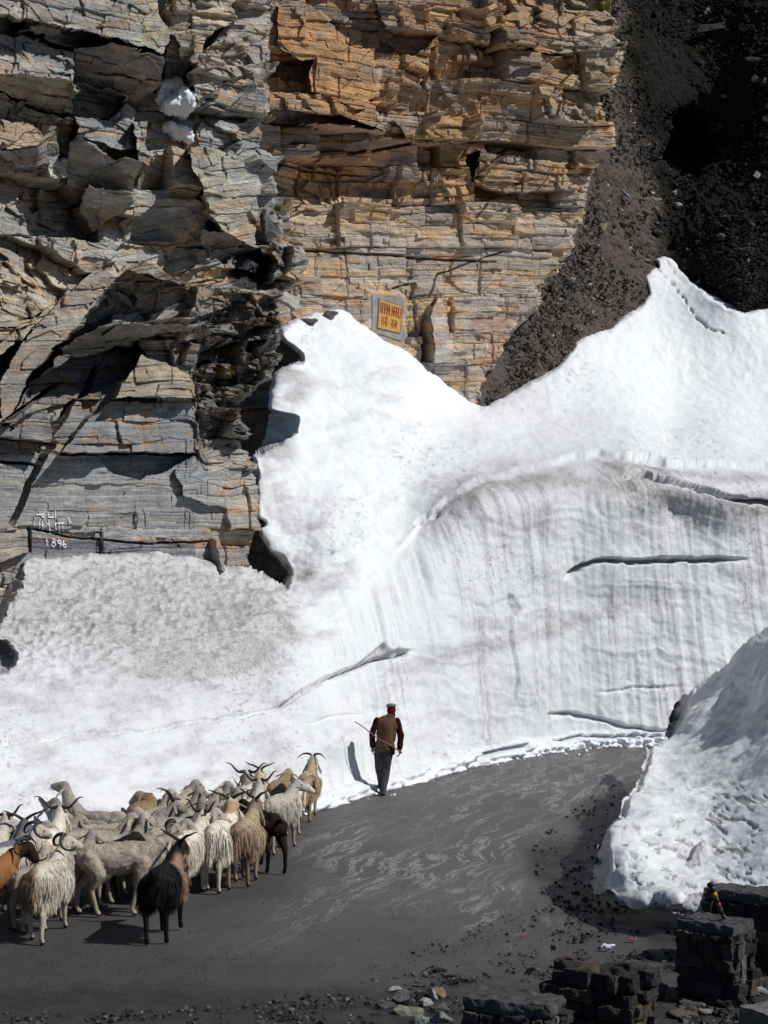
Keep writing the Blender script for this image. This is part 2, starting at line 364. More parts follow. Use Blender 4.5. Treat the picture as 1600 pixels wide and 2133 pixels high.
    for pts, w, dep, dd in grooves:
        d, t, sg = segdist(X+2.5*(fbm2(X/20, Y/20, 2, 81)-0.5), Y+8*(fbm2(X/30, Y/30, 3, 82)-0.5), pts)
        tap = np.clip(np.minimum(t, 1-t)*6+0.15, 0, 1)
        wv = w*(.45+1.1*fbm2(X/18, Y/18, 3, 83)); k = np.where(sg < 0, np.clip(1-d/(wv*0.45), 0, 1), np.clip(1-d/(wv*1.6), 0, 1)**0.8)*tap     # sharp upper lip
        h = h-dep*k; dirt = np.maximum(dirt, dd*np.clip(1-d/(w*0.9), 0, 1)*tap)
    for poly, dep, dd in [([(735, 1390), (770, 1362), (806, 1333), (820, 1352), (836, 1347), (864, 1353), (850, 1364), (800, 1374)], 0.16, 0.5),
                          ([(955, 1594), (1000, 1567), (1030, 1560), (1090, 1547), (1086, 1560), (1010, 1576), (965, 1600)], 0.35, 0.45),
                          ([(1056, 1240), (1068, 1236), (1090, 1270), (1078, 1296)], 0.05, 0.6)]:
        s = sdpoly(X, Y, poly); k = sstep(-1, 5, s); h = h-dep*k; dirt = np.maximum(dirt, dd*k)
    # footstep track down the upper field
    d, t, _ = segdist(X+6*(fbm2(X/9, Y/9, 2, 91)-0.5), Y+6*(fbm2(X/9, Y/9, 2, 92)-0.5), [(1362, 545), (1400, 590), (1430, 630), (1450, 660), (1480, 685), (1520, 695)])
    tr = np.clip(1-d/5, 0, 1)*sstep(0.35, 0.6, vn2(X/6, Y/6, 93)); h = h-0.10*tr; dirt = np.maximum(dirt, tr*0.8)
    d, t, _ = segdist(X, Y, [(1385, 535), (1402, 560), (1412, 580)]); tr = np.clip(1-d/3, 0, 1)*sstep(0.4, 0.6, vn2(X/5, Y/5, 94)); h = h-0.06*tr; dirt = np.maximum(dirt, tr*.6)
    # dirt: rills, bands, stained zones
    streak = fbm2(U/0.11+.15*med, W[..., 2]/2.6+.3*np.floor(U/.4), 4, 101, 0.7); st2 = fbm2(U/0.5, W[..., 2]/6., 3, 111, 0.6)
    dirt += face*(0.34*sstep(0.47, 0.70, streak)*(0.15+1.1*sstep(0.35, 0.65, st2)) + 0.16*st2+0.07)
    for pts, w, dd in [([(860, 1100), (950, 1035), (1030, 995), (1100, 988), (1200, 1000), (1320, 1012), (1450, 1045), (1600, 1075), (1860, 1100)], 30, 0.5),
                       ([(780, 1400), (900, 1382), (1000, 1347), (1100, 1322), (1180, 1306), (1260, 1270), (1400, 1240)], 16, 0.35),
                       ([(1240, 950), (1350, 975), (1500, 995), (1700, 1000)], 10, 0.35)]:
        d, t, _ = segdist(X, Y+10*(fbm2(X/50, Y/50, 2, 121)-0.5), pts)
        dirt += dd*np.exp(-(d/w)**2)*(0.4+1.2*fbm2(X/16, Y/10, 4, 131))*np.clip(np.minimum(t, 1-t)*8+0.1, 0, 1)
    def blob(poly, soft, amt, seed, lo=0.35, hi=0.7):
        s = sdpoly(X, Y, poly); return amt*sstep(-soft, soft, s)*sstep(lo, hi, fbm2(X/60+Y/90, Y/26, 5, seed, 0.62))
    dirt += blob([(0, 1160), (430, 1160), (560, 1215), (620, 1300), (560, 1400), (300, 1420), (100, 1330), (-260, 1480), (-260, 1100)], 60, 0.60, 141, -.5, 0.8)
    dirt += 0.5*sstep(.56, .66, fbm2(X/14, Y/7, 3, 143))*sstep(660, 560, X)*sstep(1140, 1180, Y)*sstep(1500, 1300, Y)
    dirt += blob([(555, 770), (600, 760), (660, 800), (600, 870), (620, 950), (540, 1000), (550, 840)], 20, 0.75, 151, 0.25, 0.6)
    dirt += blob([(560, 1000), (680, 1040), (740, 1200), (700, 1330), (560, 1350), (590, 1215), (600, 1150)], 40, 0.65, 161)
    dirt += blob([(600, 660), (760, 690), (860, 800), (860, 900), (640, 900), (600, 760)], 40, 0.35, 171, 0.45, 0.75)
    dirt += blob([(640, 900), (1000, 880), (1050, 960), (840, 1090), (700, 1060)], 50, 0.28, 176, 0.45, 0.75)
    dirt += blob([(-260, 1400), (560, 1380), (640, 1500), (600, 1660), (-260, 1800)], 50, 0.36, 181, 0.35, 0.75)
    dirt += 0.9*sstep(0, 14, sfl)*sstep(0.3, 0.5, fbm2(X/20, Y/20, 3, 191)+0.15) + 0.8*sstep(0, 8, nt)
    dirt += np.exp(-np.abs(sd)/7)*0.9*sstep(0.35, 0.6, fbm2(X/15, Y/15, 3, 201))*(X < 700)*(Y > 640)*(Y < 1240)
    dirt += np.exp(-np.abs(sd)/10)*0.8*sstep(0.45, 0.6, fbm2(X/8, Y/8, 3, 205))*(X > 1000)*(Y < 900)
    specks = sstep(0.78, 0.86, vn2(X/5, Y/4, 211))*sstep(0.5, 0.7, fbm2(X/120, Y/120, 2, 212)); dirt += 0.5*specks
    dirt *= 1-0.85*bm
    dirt = np.clip(dirt, 0, 1)
    W = W + N*h[..., None]
    return grid_mesh('snow_field', W, mask, M_SNOW, {'dirt': dirt})
snow = build_snow(); tag(snow, kind='structure')

# ---------------------------------------------------------------- cliffs
def lerp3(a, b, t): return np.asarray(a)*(1-t[..., None])+np.asarray(b)*t[..., None]
def bricks(u, v, rh, cw, s, amp, tilt, crack):
    """rows of jointed blocks in bedding coordinates: relief, row id, col id"""
    r, lv, ev = vor1(v/rh, 0*v, s)
    cw2 = cw*(0.6+1.1*hsh(r, 5, 0, s))
    c, lu, eu = vor1(u/cw2+hsh(r, 3, 0, s)*31, r, s+1)
    a = hsh(r, c, 1, s)-0.5; a2 = hsh(r, 9, 2, s)-0.5
    tu = hsh(r, c, 2, s)-0.5; tv = hsh(r, c, 3, s)-0.5
    h = amp*(1.3*a+0.9*a2) + tilt*(tu*lu*cw*2.0+tv*lv*rh*2.0)
    cr = np.minimum(ev*rh, eu*cw2)
    h = h-crack*np.clip(1-cr/0.05, 0, 1)
    return h, r, c, cr
def facets(u, v, su, sv, s, amp, tilt):
    f1, f2, ci, cj, lx, ly = vor2(u/su, v/sv, s)
    h = amp*(hsh(ci, cj, 4, s)-0.5)*2 + tilt*((hsh(ci, cj, 5, s)-0.5)*lx*su+(hsh(ci, cj, 6, s)-0.5)*ly*sv)*2
    return h, ci, cj, (f2-f1)

NEAR_OUT = [(-260, -60), (592, -60), (578, 40), (563, 130), (546, 210), (560, 330), (572, 420), (600, 480), (612, 560), (604, 600), (578, 625), (566, 690), (574, 735), (560, 790), (545, 800), (498, 862), (532, 945), (548, 1000), (546, 1078), (527, 1160), (540, 1330), (-260, 1330)]
# polygon, offset towards the viewer, gradient to the right, gradient downwards (m per 100 px), relief factor, tint or None
NF = [  # several hollows and undersides get darker tints that add to their shade
 ([(-260, -60), (340, -60), (350, 0), (352, 70), (340, 112), (285, 95), (240, 80), (145, 55), (0, 28), (-260, -20)], 1.9, -.3, .3, .35, (.36, .33, .28)),
 ([(-260, -20), (0, 28), (145, 55), (235, 80), (235, 98), (150, 100), (0, 68), (-260, 30)], 1.25, 0, -1.2, .8, None),
 ([(-260, 30), (0, 68), (152, 110), (155, 165), (0, 150), (-260, 120)], 1.6, -.2, .4, .45, (.27, .27, .275)),
 ([(-260, 120), (0, 150), (155, 165), (152, 238), (120, 236), (0, 192), (-260, 170)], 1.25, 0, -1.7, .5, (.33, .26, .17)),
 ([(155, 100), (235, 92), (280, 100), (345, 118), (340, 160), (325, 185), (280, 215), (250, 205), (155, 180)], 1.0, .5, -1.9, .6, (.20, .17, .15)),
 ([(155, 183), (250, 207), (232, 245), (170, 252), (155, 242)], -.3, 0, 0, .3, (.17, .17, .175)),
 ([(152, 242), (232, 250), (262, 215), (290, 225), (285, 310), (250, 312), (160, 278)], .55, -.6, .4, .5, (.26, .27, .29)),
 ([(-260, 230), (0, 195), (110, 238), (150, 250), (140, 300), (88, 285), (78, 255), (0, 247), (-260, 260)], .7, 0, -.9, .6, (.34, .29, .22)),
 ([(-260, 250), (0, 247), (78, 255), (88, 280), (80, 302), (0, 310), (-260, 320)], 1.3, 0, .6, .5, (.42, .29, .17)),
 ([(-260, 315), (0, 310), (80, 302), (72, 360), (30, 352), (0, 330), (-260, 350)], .9, 0, -1.7, .5, (.24, .22, .20)),
 ([(100, 335), (143, 332), (140, 372), (100, 370)], 1.0, -.3, .2, .3, (.50, .46, .36)),
 ([(145, 300), (165, 280), (215, 318), (292, 338), (280, 402), (190, 447), (140, 392)], .95, .5, -1.5, .4, (.21, .20, .19)),
 ([(170, 440), (185, 385), (240, 395), (282, 400), (262, 430), (235, 452), (200, 485)], .8, .3, -1.6, .4, (.27, .24, .21)),
 ([(285, 250), (312, 248), (314, 335), (300, 352), (286, 330)], 1.0, -.4, 0, .4, (.36, .33, .28)),
 ([(350, -60), (505, -60), (500, 0), (495, 45), (455, 60), (430, 78), (420, 130), (395, 132), (350, 70)], 1.2, -.4, -.2, .7, (.42, .35, .25)),
 ([(350, 72), (395, 132), (390, 150), (352, 190), (345, 120)], .3, 0, -1, .5, (.26, .22, .18)),
 ([(400, 130), (470, 75), (515, 80), (505, 200), (470, 230), (410, 220)], .55, -.5, -.3, 1.1, (.36, .30, .23)),
 ([(395, 300), (450, 310), (500, 325), (535, 372), (541, 440), (533, 517), (470, 482), (440, 442), (420, 382), (400, 352)], 1.0, -.5, 0, .22, (.44, .41, .33)),
 ([(416, 476), (470, 482), (502, 500), (495, 520), (465, 550), (425, 505)], .3, 0, -1.8, .5, (.20, .18, .16)),
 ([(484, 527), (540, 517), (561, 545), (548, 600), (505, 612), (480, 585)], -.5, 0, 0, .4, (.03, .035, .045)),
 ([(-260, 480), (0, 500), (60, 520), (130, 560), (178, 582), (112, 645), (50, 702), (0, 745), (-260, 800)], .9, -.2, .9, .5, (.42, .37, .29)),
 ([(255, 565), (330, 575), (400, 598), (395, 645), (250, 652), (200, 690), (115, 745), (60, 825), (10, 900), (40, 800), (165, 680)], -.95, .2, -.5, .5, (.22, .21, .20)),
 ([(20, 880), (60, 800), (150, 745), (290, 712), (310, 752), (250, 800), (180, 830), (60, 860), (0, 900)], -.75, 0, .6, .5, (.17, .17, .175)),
 ([(125, 725), (200, 682), (300, 668), (402, 660), (385, 690), (300, 702), (250, 722), (150, 748)], .7, 0, -1.6, .3, (.30, .24, .17)),
 ([(-260, 900), (0, 872), (0, 792), (55, 702), (110, 642), (165, 592), (193, 562), (240, 543), (262, 560), (215, 612), (168, 670), (118, 722), (68, 772), (38, 832), (20, 880), (-260, 960)], 1.9, -1.0, .3, .25, (.34, .29, .24)),
 ([(262, 560), (300, 540), (400, 595), (330, 580)], 1.1, 0, -.5, .3, (.33, .30, .26)),
 ([(296, 740), (350, 758), (415, 800), (418, 832), (300, 828), (236, 832), (262, 790)], .75, -.4, .3, .5, (.42, .33, .20)),
 ([(228, 838), (412, 840), (413, 945), (128, 945), (172, 888)], .45, -.25, .25, .35, (.25, .255, .265)),
 ([(-260, 945), (400, 948), (420, 1000), (470, 1060), (470, 1125), (0, 1100), (-260, 1080)], .05, 0, 0, .22, (.29, .29, .285)),
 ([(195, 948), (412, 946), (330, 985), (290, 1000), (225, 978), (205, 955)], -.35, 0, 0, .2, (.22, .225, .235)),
 ([(365, 975), (455, 985), (470, 1055), (430, 1052), (380, 1030)], .25, -.1, .1, .25, (.27, .275, .28)),
 ([(0, 1100), (60, 1105), (62, 1150), (0, 1170), (-260, 1170), (-260, 1090)], .35, 0, 0, .4, (.33, .28, .21)),
]
def col_layers(v, u, pal, s, th=0.16):
    """colour by bed: pal = list of (weight, rgb)"""
    r, lv, ev = vor1(v/th, 0*v, s)
    q = hsh(r, 11, 0, s); w = np.cumsum([p[0] for p in pal]); w = w/w[-1]
    C = np.zeros(v.shape+(3,)); prev = 0
    for k, (_, c) in enumerate(pal):
        m = (q >= prev) & (q < w[k]); C[m] = c; prev = w[k]
    return C
def build_near(step=1.6):
    X, Y = grid(-250, 625, -50, 1320, step)
    sd = sdpoly(X, Y, NEAR_OUT) + (fbm2(X/30, Y/30, 4, 301)-0.5)*np.where(Y > 600, 14, 30) + (np.floor(fbm2(X/60, Y/22, 2, 303)*7)-3)*2.5
    mask = sd > 0
    D = 30.5+X/530*5.6-np.clip((600-Y)/600, 0, 2)*0.9 + np.clip((X-440)/160, 0, 1.2)*1.4*sstep(700, 500, Y)
    k = 33.0/F_PX
    w1 = (fbm2(X/160, Y/160, 3, 305)-0.5); w2 = fbm2(X/60, Y/60, 3, 306)-0.5
    u = X*k+0.5*w1; dip = 0.13*sstep(650, 200, Y); chaos = sstep(760, 620, Y)*(0.4+0.6*sstep(200, 560, Y))+sstep(395, 430, X)*sstep(600, 680, Y)*sstep(1000, 900, Y)
    chaos = np.clip(chaos, 0, 1)
    v = Y*k-dip*X*k+w1*0.22
    b1, _, bi, bj, blx, bly = vor2((X*k+.25*w2)/1.25, (Y*k+.2*w2)/0.8, 315); an = (hsh(bi, bj, 3, 9)-0.42)*0.95*chaos
    vb = v; v = v*np.cos(an)+u*np.sin(an)+hsh(bi, bj, 4, 9)*2*(chaos > .3); u = u*np.cos(an)-vb*np.sin(an)
    off = np.zeros_like(X); rel = np.ones_like(X); tint = np.zeros(X.shape+(3,)); tw = np.zeros_like(X)
    jx = (fbm2(X/22, Y/22, 3, 311)-0.5)*14; jy = (fbm2(X/22, Y/22, 3, 312)-0.5)*12
    for poly, o, gx, gy, rf, tc in NF:
        m = inpoly(X+jx, Y+jy, poly); cx = np.mean([p[0] for p in poly if p[0] > -200]); cy = np.mean([p[1] for p in poly if p[0] > -200])
        pl = o+gx*(X-cx)/100+gy*(Y-cy)/100
        off = np.where(m, pl, off); rel = np.where(m, rf, rel)
        if tc is not None: tint[m] = tc; tw[m] = 1
    free = 1-tw
    h0, r0, c0, e0 = bricks(X*k+.3*w2, Y*k-dip*X*k+.25*w2, 0.95, 1.3, 321, 0.75, 0.6, 0.12); h0 = h0+chaos*(0.5*(hsh(bi, bj, 5, 9)-.5)+0.9*((hsh(bi, bj, 6, 9)-.5)*blx+(hsh(bi, bj, 7, 9)-.6)*bly))
    h1, r1, c1, e1 = bricks(u+0.1*w2, v+0.04*w2, 0.36, 0.85, 331, 0.26, 0.5, 0.06)
    h2, r2, c2, e2 = bricks(u+0.1*w2, v+0.02*w2, 0.13, 0.9, 341, 0.05, 0.16, 0.008)
    ang = 0.5+0.3*w1; ua = u*np.cos(ang)+v*np.sin(ang); va = -u*np.sin(ang)+v*np.cos(ang)
    h3, f3, g3, e3 = facets(ua, va*1.3, 0.85, 0.5, 351, 0.24, 0.9)
    h4, f4, g4, e4 = facets(ua, va, 0.30, 0.17, 361, 0.05, 0.6)
    low = sstep(930, 960, Y)*(X < 430)
    cell = hsh(r0, c0, 8, 77); smooth_ = np.clip(.22+1.1*cell, 0, 1)*(.45+.55*sstep(.3, .6, hsh(bi, bj, 9, 78))); rel = rel*np.where(tw > 0, 1.0, smooth_)
    rel_big = (h0*(1-0.65*low)*free*0.9+h0*0.12*(1-free)); 
    H = rel_big + rel*(h1*(1-0.5*chaos)*(1-0.5*low)+h2*(1-0.3*chaos)+chaos*(h3*.9+h4*.8))
    # fine lamination
    lam = fbm2(u/2.2, (v+0.02*w2)/0.045, 3, 371, 0.6)-0.5; H = H+0.034*lam*(0.5+rel*0.5)
    H = H + 0.05*(fbm2(u/0.12, v/0.12, 3, 381)-0.5)*rel
    # rubble gully at the right
    rub = sstep(392, 430, X+jx)*sstep(600, 640, Y)*sstep(940, 880, Y); q1, q2, qi, qj, ql, qm = vor2(X*k/0.30, Y*k/0.2, 391)
    fa, _, _, _ = facets(X*k+.3*Y*k, Y*k+.2*w2, .42, .2, 392, .16, 1.3); fb, _, _, _ = facets(X*k-.2*Y*k, Y*k, .17, .09, 393, .06, 1.0); H = H + rub*(fa+fb)
    # cracks (black joints)
    blk = np.zeros_like(X)
    for pts, w, dep in [([(202, 768), (188, 800), (150, 860), (112, 915), (88, 955), (62, 1005), (44, 1050), (24, 1092)], 6, 1.8), ([(120, 800), (60, 840), (0, 885)], 4, .8), ([(338, -60), (342, 20), (352, 45)], 7, 1.3),
                        ([(0, 962), (40, 965), (75, 970)], 3, .5), ([(128, 947), (300, 945), (412, 948)], 3, .5), ([(62, 1098), (64, 1150)], 3, .3), ([(64, 1100), (150, 1120), (300, 1132), (430, 1128)], 2.5, .18),
                        ([(455, 60), (430, 95), (426, 130)], 4, .5)]:
        d, t, _ = segdist(X+jx*.3, Y+jy*.4, pts); kk = np.clip(1.2-d/w, 0, 1)*np.clip(np.minimum(t, 1-t)*12+0.3, 0, 1); H = H-dep*kk; blk = np.maximum(blk, kk)
    # scalloped joints of the written-on slab
    sc = sstep(1050, 1062, Y)*sstep(1112, 1085, Y)*(X < 500)*(X > 50); _, _, eu = vor1(X/26+0.4*fbm2(X/30, Y/20, 2, 395), 0*X, 396); H = H-0.045*sc*np.clip(1-eu/0.12, 0, 1)*sstep(.35, .6, fbm2(X/30, Y/30, 2, 397))
    edge = np.clip(1-sd/9, 0, 1)**2
    N0 = np.array([0.42, -0.88, -0.08]); N0 = N0/np.linalg.norm(N0)
    W = PV(X, Y, D-off)+N0*H[..., None]; W = W+(W-np.array([0, 0, HC]))/W[..., 1:2]*(edge*2.6*(X > 300))[..., None]
    # colours
    greys = [(3, (.24, .245, .255)), (3, (.32, .32, .315)), (1.8, (.16, .165, .18)), (1.2, (.41, .40, .37)), (.6, (.36, .31, .23)), (.25, (.40, .26, .13))]
    tans = [(2.5, (.34, .31, .27)), (2.4, (.29, .275, .25)), (1.1, (.42, .35, .25)), (.6, (.42, .27, .14)), (2.0, (.22, .22, .225)), (1, (.45, .44, .40))]
    Cg = col_layers(v, u, greys, 401, 0.11)*0.5+col_layers(v+0.03*w2, u, greys, 402, 0.04)*0.5
    Ct = col_layers(v, u, tans, 403, 0.16)*0.6+col_layers(v, u, tans, 404, 0.05)*0.4
    warm = sstep(0.46, 0.68, fbm2(X/110, Y/70, 4, 411)+0.14*chaos-0.16*low)
    C = Cg*(1-warm[..., None])+Ct*warm[..., None]
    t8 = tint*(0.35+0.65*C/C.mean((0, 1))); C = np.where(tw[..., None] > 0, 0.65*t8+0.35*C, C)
    rust = sstep(0.62, 0.72, fbm2(X/45, Y/25, 4, 421)); C = lerp3(C, (.42, .235, .10), rust*0.45*(1-0.75*low))
    bandO = np.exp(-((Y-(1122+0.02*X))/9)**2)*(X > 60)*sstep(.35, .55, fbm2(X/60, Y/8, 3, 431)+(X > 300)*.15); C = lerp3(C, (.46, .27, .14), bandO*.8)
    bandB = sstep(1122, 1128, Y)*sstep(1160, 1150, Y)*(X > 62)*(X < 400); C = lerp3(C, (.13, .14, .165), bandB*.8)
    vein = np.clip(1-np.abs(fbm2(u/3, v/0.5, 3, 441)-0.5)/0.012, 0, 1); C = lerp3(C, (.55, .52, .46), vein*.5)
    lich = sstep(0.6, 0.7, fbm2(X/16, Y/16, 4, 451))*np.exp(-(((X-300)/60)**2+((Y-75)/40)**2)); lich += sstep(.5, .65, fbm2(X/10, Y/30, 4, 452))*np.exp(-(((X-480)/45)**2+((Y-420)/80)**2))*.5
    C = lerp3(C, (.40, .44, .22), np.clip(lich, 0, 1)*.8)
    C = lerp3(C, (.15, .135, .12), rub*0.7); 
    var = hsh(r1, c1, 21, 3)*0.35+0.82; C = C*(0.5+0.5*var)[..., None]*(0.7+0.6*fbm2(X/30, Y/30, 4, 461))[..., None]
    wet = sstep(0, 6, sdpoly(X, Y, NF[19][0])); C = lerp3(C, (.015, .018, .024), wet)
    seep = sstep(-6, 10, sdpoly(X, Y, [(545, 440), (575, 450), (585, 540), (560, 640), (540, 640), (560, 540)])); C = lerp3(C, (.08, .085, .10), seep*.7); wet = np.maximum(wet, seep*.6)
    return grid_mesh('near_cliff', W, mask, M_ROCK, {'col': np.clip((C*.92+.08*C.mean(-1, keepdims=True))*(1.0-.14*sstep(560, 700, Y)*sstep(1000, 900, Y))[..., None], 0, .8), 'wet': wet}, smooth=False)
near = build_near(); tag(near, kind='structure')

FAR_OUT = [(440, -60), (1252, -60), (1250, 0), (1279, 60), (1276, 100), (1262, 130), (1252, 170), (1256, 230), (1264, 300), (1245, 370), (1228, 410), (1216, 465), (1190, 520), (1168, 562), (1130, 620), (1100, 660), (1060, 702), (1030, 762), (1005, 800), (990, 860), (720, 900), (680, 1290), (440, 1290)]
FF = [  # recesses and the rib's left side tinted darker, shade put into the colour
 ([(575, 10), (642, 2), (700, 60), (718, 92), (780, 102), (786, 202), (752, 216), (650, 192), (640, 132), (578, 102)], .75, -.2, .1, .3, (.50, .31, .15)),
 ([(556, 188), (700, 198), (785, 215), (802, 275), (700, 242), (560, 229)], .85, -.15, .2, .5, (.47, .30, .16)),
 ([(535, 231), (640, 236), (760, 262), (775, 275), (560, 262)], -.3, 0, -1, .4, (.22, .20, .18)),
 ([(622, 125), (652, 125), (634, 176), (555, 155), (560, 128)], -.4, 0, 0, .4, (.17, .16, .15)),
 ([(780, 0), (1010, 20), (1020, 92), (900, 75), (800, 58)], .6, 0, -.6, .8, (.40, .28, .17)),
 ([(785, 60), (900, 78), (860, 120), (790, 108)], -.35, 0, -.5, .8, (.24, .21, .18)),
 ([(1035, 30), (1250, 40), (1262, 110), (1150, 112), (1035, 98)], .5, -.1, .2, .7, (.42, .32, .21)),
 ([(820, 250), (970, 240), (975, 295), (860, 300)], .4, 0, .2, .5, (.46, .33, .17)),
 ([(1000, 310), (1180, 345), (1185, 395), (1060, 400), (992, 378)], .45, -.1, .2, .5, (.36, .27, .18)),
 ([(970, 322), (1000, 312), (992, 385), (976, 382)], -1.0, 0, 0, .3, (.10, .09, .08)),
 ([(870, 752), (880, 670), (895, 636), (905, 640), (901, 690), (903, 755)], .15, 3.4, 0, .15, (.12, .09, .075)),
 ([(901, 640), (915, 618), (935, 660), (940, 700), (932, 756), (903, 757)], .55, -1.0, 0, .15, (.36, .35, .33)),
]
def build_far(step=1.7):
    X, Y = grid(440, 1295, -50, 1280, step)
    sd = sdpoly(X, Y, FAR_OUT)+(fbm2(X/26, Y/26, 4, 501)-0.5)*26+(np.floor(fbm2(X/60, Y/20, 2, 503)*7)-3)*2.5
    mask = sd > 0
    D = 47.0+(X-560)/690*6.0 - sstep(450, 150, Y)*0.6
    k = 50.0/F_PX; w1 = fbm2(X/170, Y/170, 3, 505)-0.5; w2 = fbm2(X/50, Y/50, 3, 506)-0.5
    u = X*k+0.4*w1; dip = 0.12*sstep(520, 150, Y)-0.04*sstep(600, 800, Y); v = Y*k-dip*(X-560)*k+0.35*w1+0.05*w2
    jx = (fbm2(X/20, Y/20, 3, 511)-0.5)*14; jy = (fbm2(X/20, Y/20, 3, 512)-0.5)*10
    off = np.zeros_like(X); rel = np.ones_like(X); tint = np.zeros(X.shape+(3,)); tw = np.zeros_like(X)
    for poly, o, gx, gy, rf, tc in FF:
        m = inpoly(X+jx*.6, Y+jy*.6, poly); cx = np.mean([p[0] for p in poly]); cy = np.mean([p[1] for p in poly])
        off = np.where(m, o+gx*(X-cx)/100+gy*(Y-cy)/100, off); rel = np.where(m, rf, rel); tint[m] = tc; tw[m] = 1
    low = sstep(380, 470, Y+30*w1)                       # the lower half is smooth and finely bedded
    h0, r0, c0, e0 = bricks(u, v, 1.25, 1.7, 521, 0.85, 0.30, 0.30)
    h1, r1, c1, e1 = bricks(u+0.15*w2, v+0.03*w2, 0.55, 1.2, 531, 0.21, 0.28, 0.09)
    h2, r2, c2, e2 = bricks(u+0.1*w2, v, 0.19, 1.0, 541, 0.07, 0.2, 0.012)
    ang = 0.4+0.3*w1; h3, _, _, e3 = facets(u*np.cos(ang)+v*np.sin(ang), (-u*np.sin(ang)+v*np.cos(ang)), 0.95, 0.5, 551, 0.11, 0.42)
    smo = np.clip(.18+1.15*hsh(r0, c0, 8, 79), 0, 1); rel = rel*np.where(tw > 0, 1.0, smo*(1-low)+low)
    H = (h0*(1-0.78*low)*(1-0.8*tw)+rel*(h1*(1-0.72*low)+h2*(1-0.5*low)+h3*(0.8-0.65*low)))
    lam = fbm2(u/3.0, v/0.06, 3, 561, 0.6)-0.5; H = H+0.045*lam; H = H+0.06*(fbm2(u/0.2, v/0.2, 3, 571)-0.5)
    for pts, w, dep in [([(1052, 20), (1040, 60), (1034, 98)], 4, .7), ([(800, 60), (900, 72), (1010, 95), (1100, 110), (1180, 122)], 4, .6), ([(560, 330), (640, 345), (780, 360)], 3, .3),
                        ([(635, 520), (760, 528), (900, 538), (1040, 545)], 3, .22), ([(868, 590), (866, 640), (872, 690)], 3, .3), ([(1065, 400), (1010, 420), (985, 460)], 2, .2), ([(820, 600), (862, 590)], 2.5, .2),
                        ([(1080, 300), (1030, 340), (1000, 370)], 4, .6), ([(600, 300), (740, 318), (860, 300)], 3, .4), ([(1060, 520), (920, 570), (900, 620)], 2, .15)]:
        d, t, _ = segdist(X+jx*.5, Y+jy*.5, pts); H = H-dep*np.clip(1.2-d/w, 0, 1)*np.clip(np.minimum(t, 1-t)*12+0.3, 0, 1)
    # a flat place where the sign is painted
    ps = sstep(-6, 3, sdpoly(X, Y, [(766, 606), (846, 616), (846, 716), (766, 712)])); H = H*(1-ps)
    edge = np.clip(1-sd/9, 0, 1)**2
    N0 = np.array([0.45, -0.89, -0.05]); N0 = N0/np.linalg.norm(N0)
    W = PV(X, Y, D-off*(1-ps))+N0*H[..., None]; W = W+(W-np.array([0, 0, HC]))/W[..., 1:2]*(edge*3.0*(X > 900))[..., None]
    ora = [(3, (.50, .33, .17)), (3, (.43, .30, .18)), (2, (.36, .29, .22)), (1.2, (.30, .28, .26)), (1, (.55, .40, .24))]
    tan = [(3, (.48, .40, .28)), (2, (.40, .36, .29)), (1.6, (.33, .325, .31)), (1.5, (.52, .38, .21)), (1, (.56, .50, .40))]
    Co = col_layers(v, u, ora, 601, 0.3)*0.55+col_layers(v+.03*w2, u, ora, 602, 0.07)*0.45
    Ct = col_layers(v, u, tan, 603, 0.25)*0.5+col_layers(v, u, tan, 604, 0.06)*0.5
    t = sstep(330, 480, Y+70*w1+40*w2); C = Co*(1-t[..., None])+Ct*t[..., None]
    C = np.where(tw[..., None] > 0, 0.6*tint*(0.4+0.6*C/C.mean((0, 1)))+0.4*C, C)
    gz = sstep(0.5, 0.64, fbm2(X/90, Y/50, 4, 611)); C = lerp3(C, (.31, .30, .285), gz*.65)
    gr = sstep(1120, 1190, X+40*w2)*sstep(620, 500, Y); C = lerp3(C, (.40, .37, .29), gr*.6)
    lf = sstep(640, 580, X+30*w2)*sstep(180, 240, Y); C = lerp3(C, (.25, .23, .21), lf*.6)
    db_ = np.exp(-((Y-(392+0.10*(X-900)))/22)**2)*sstep(.42, .6, fbm2(X/60, Y/14, 4, 621))*sstep(700, 760, X); C = lerp3(C, (.15, .145, .16), db_*.85)
    rd = sstep(-10, 20, sdpoly(X, Y, [(980, 640), (1080, 640), (1040, 760), (1000, 790), (960, 740)]))*sstep(.4, .6, fbm2(X/25, Y/40, 3, 631)); C = lerp3(C, (.38, .24, .17), rd*.7)
    og = sstep(.56, .68, fbm2(X/50, Y/18, 4, 641)); C = lerp3(C, (.56, .33, .12), og*.5)
    C = C*(0.85+0.3*hsh(r1, c1, 31, 3))[..., None]*(0.72+0.56*fbm2(X/24, Y/24, 4, 651))[..., None]
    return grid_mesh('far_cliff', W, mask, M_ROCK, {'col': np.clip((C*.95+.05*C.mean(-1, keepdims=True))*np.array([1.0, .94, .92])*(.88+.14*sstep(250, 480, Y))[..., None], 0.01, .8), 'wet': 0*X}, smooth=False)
far = build_far(); tag(far, kind='structure')

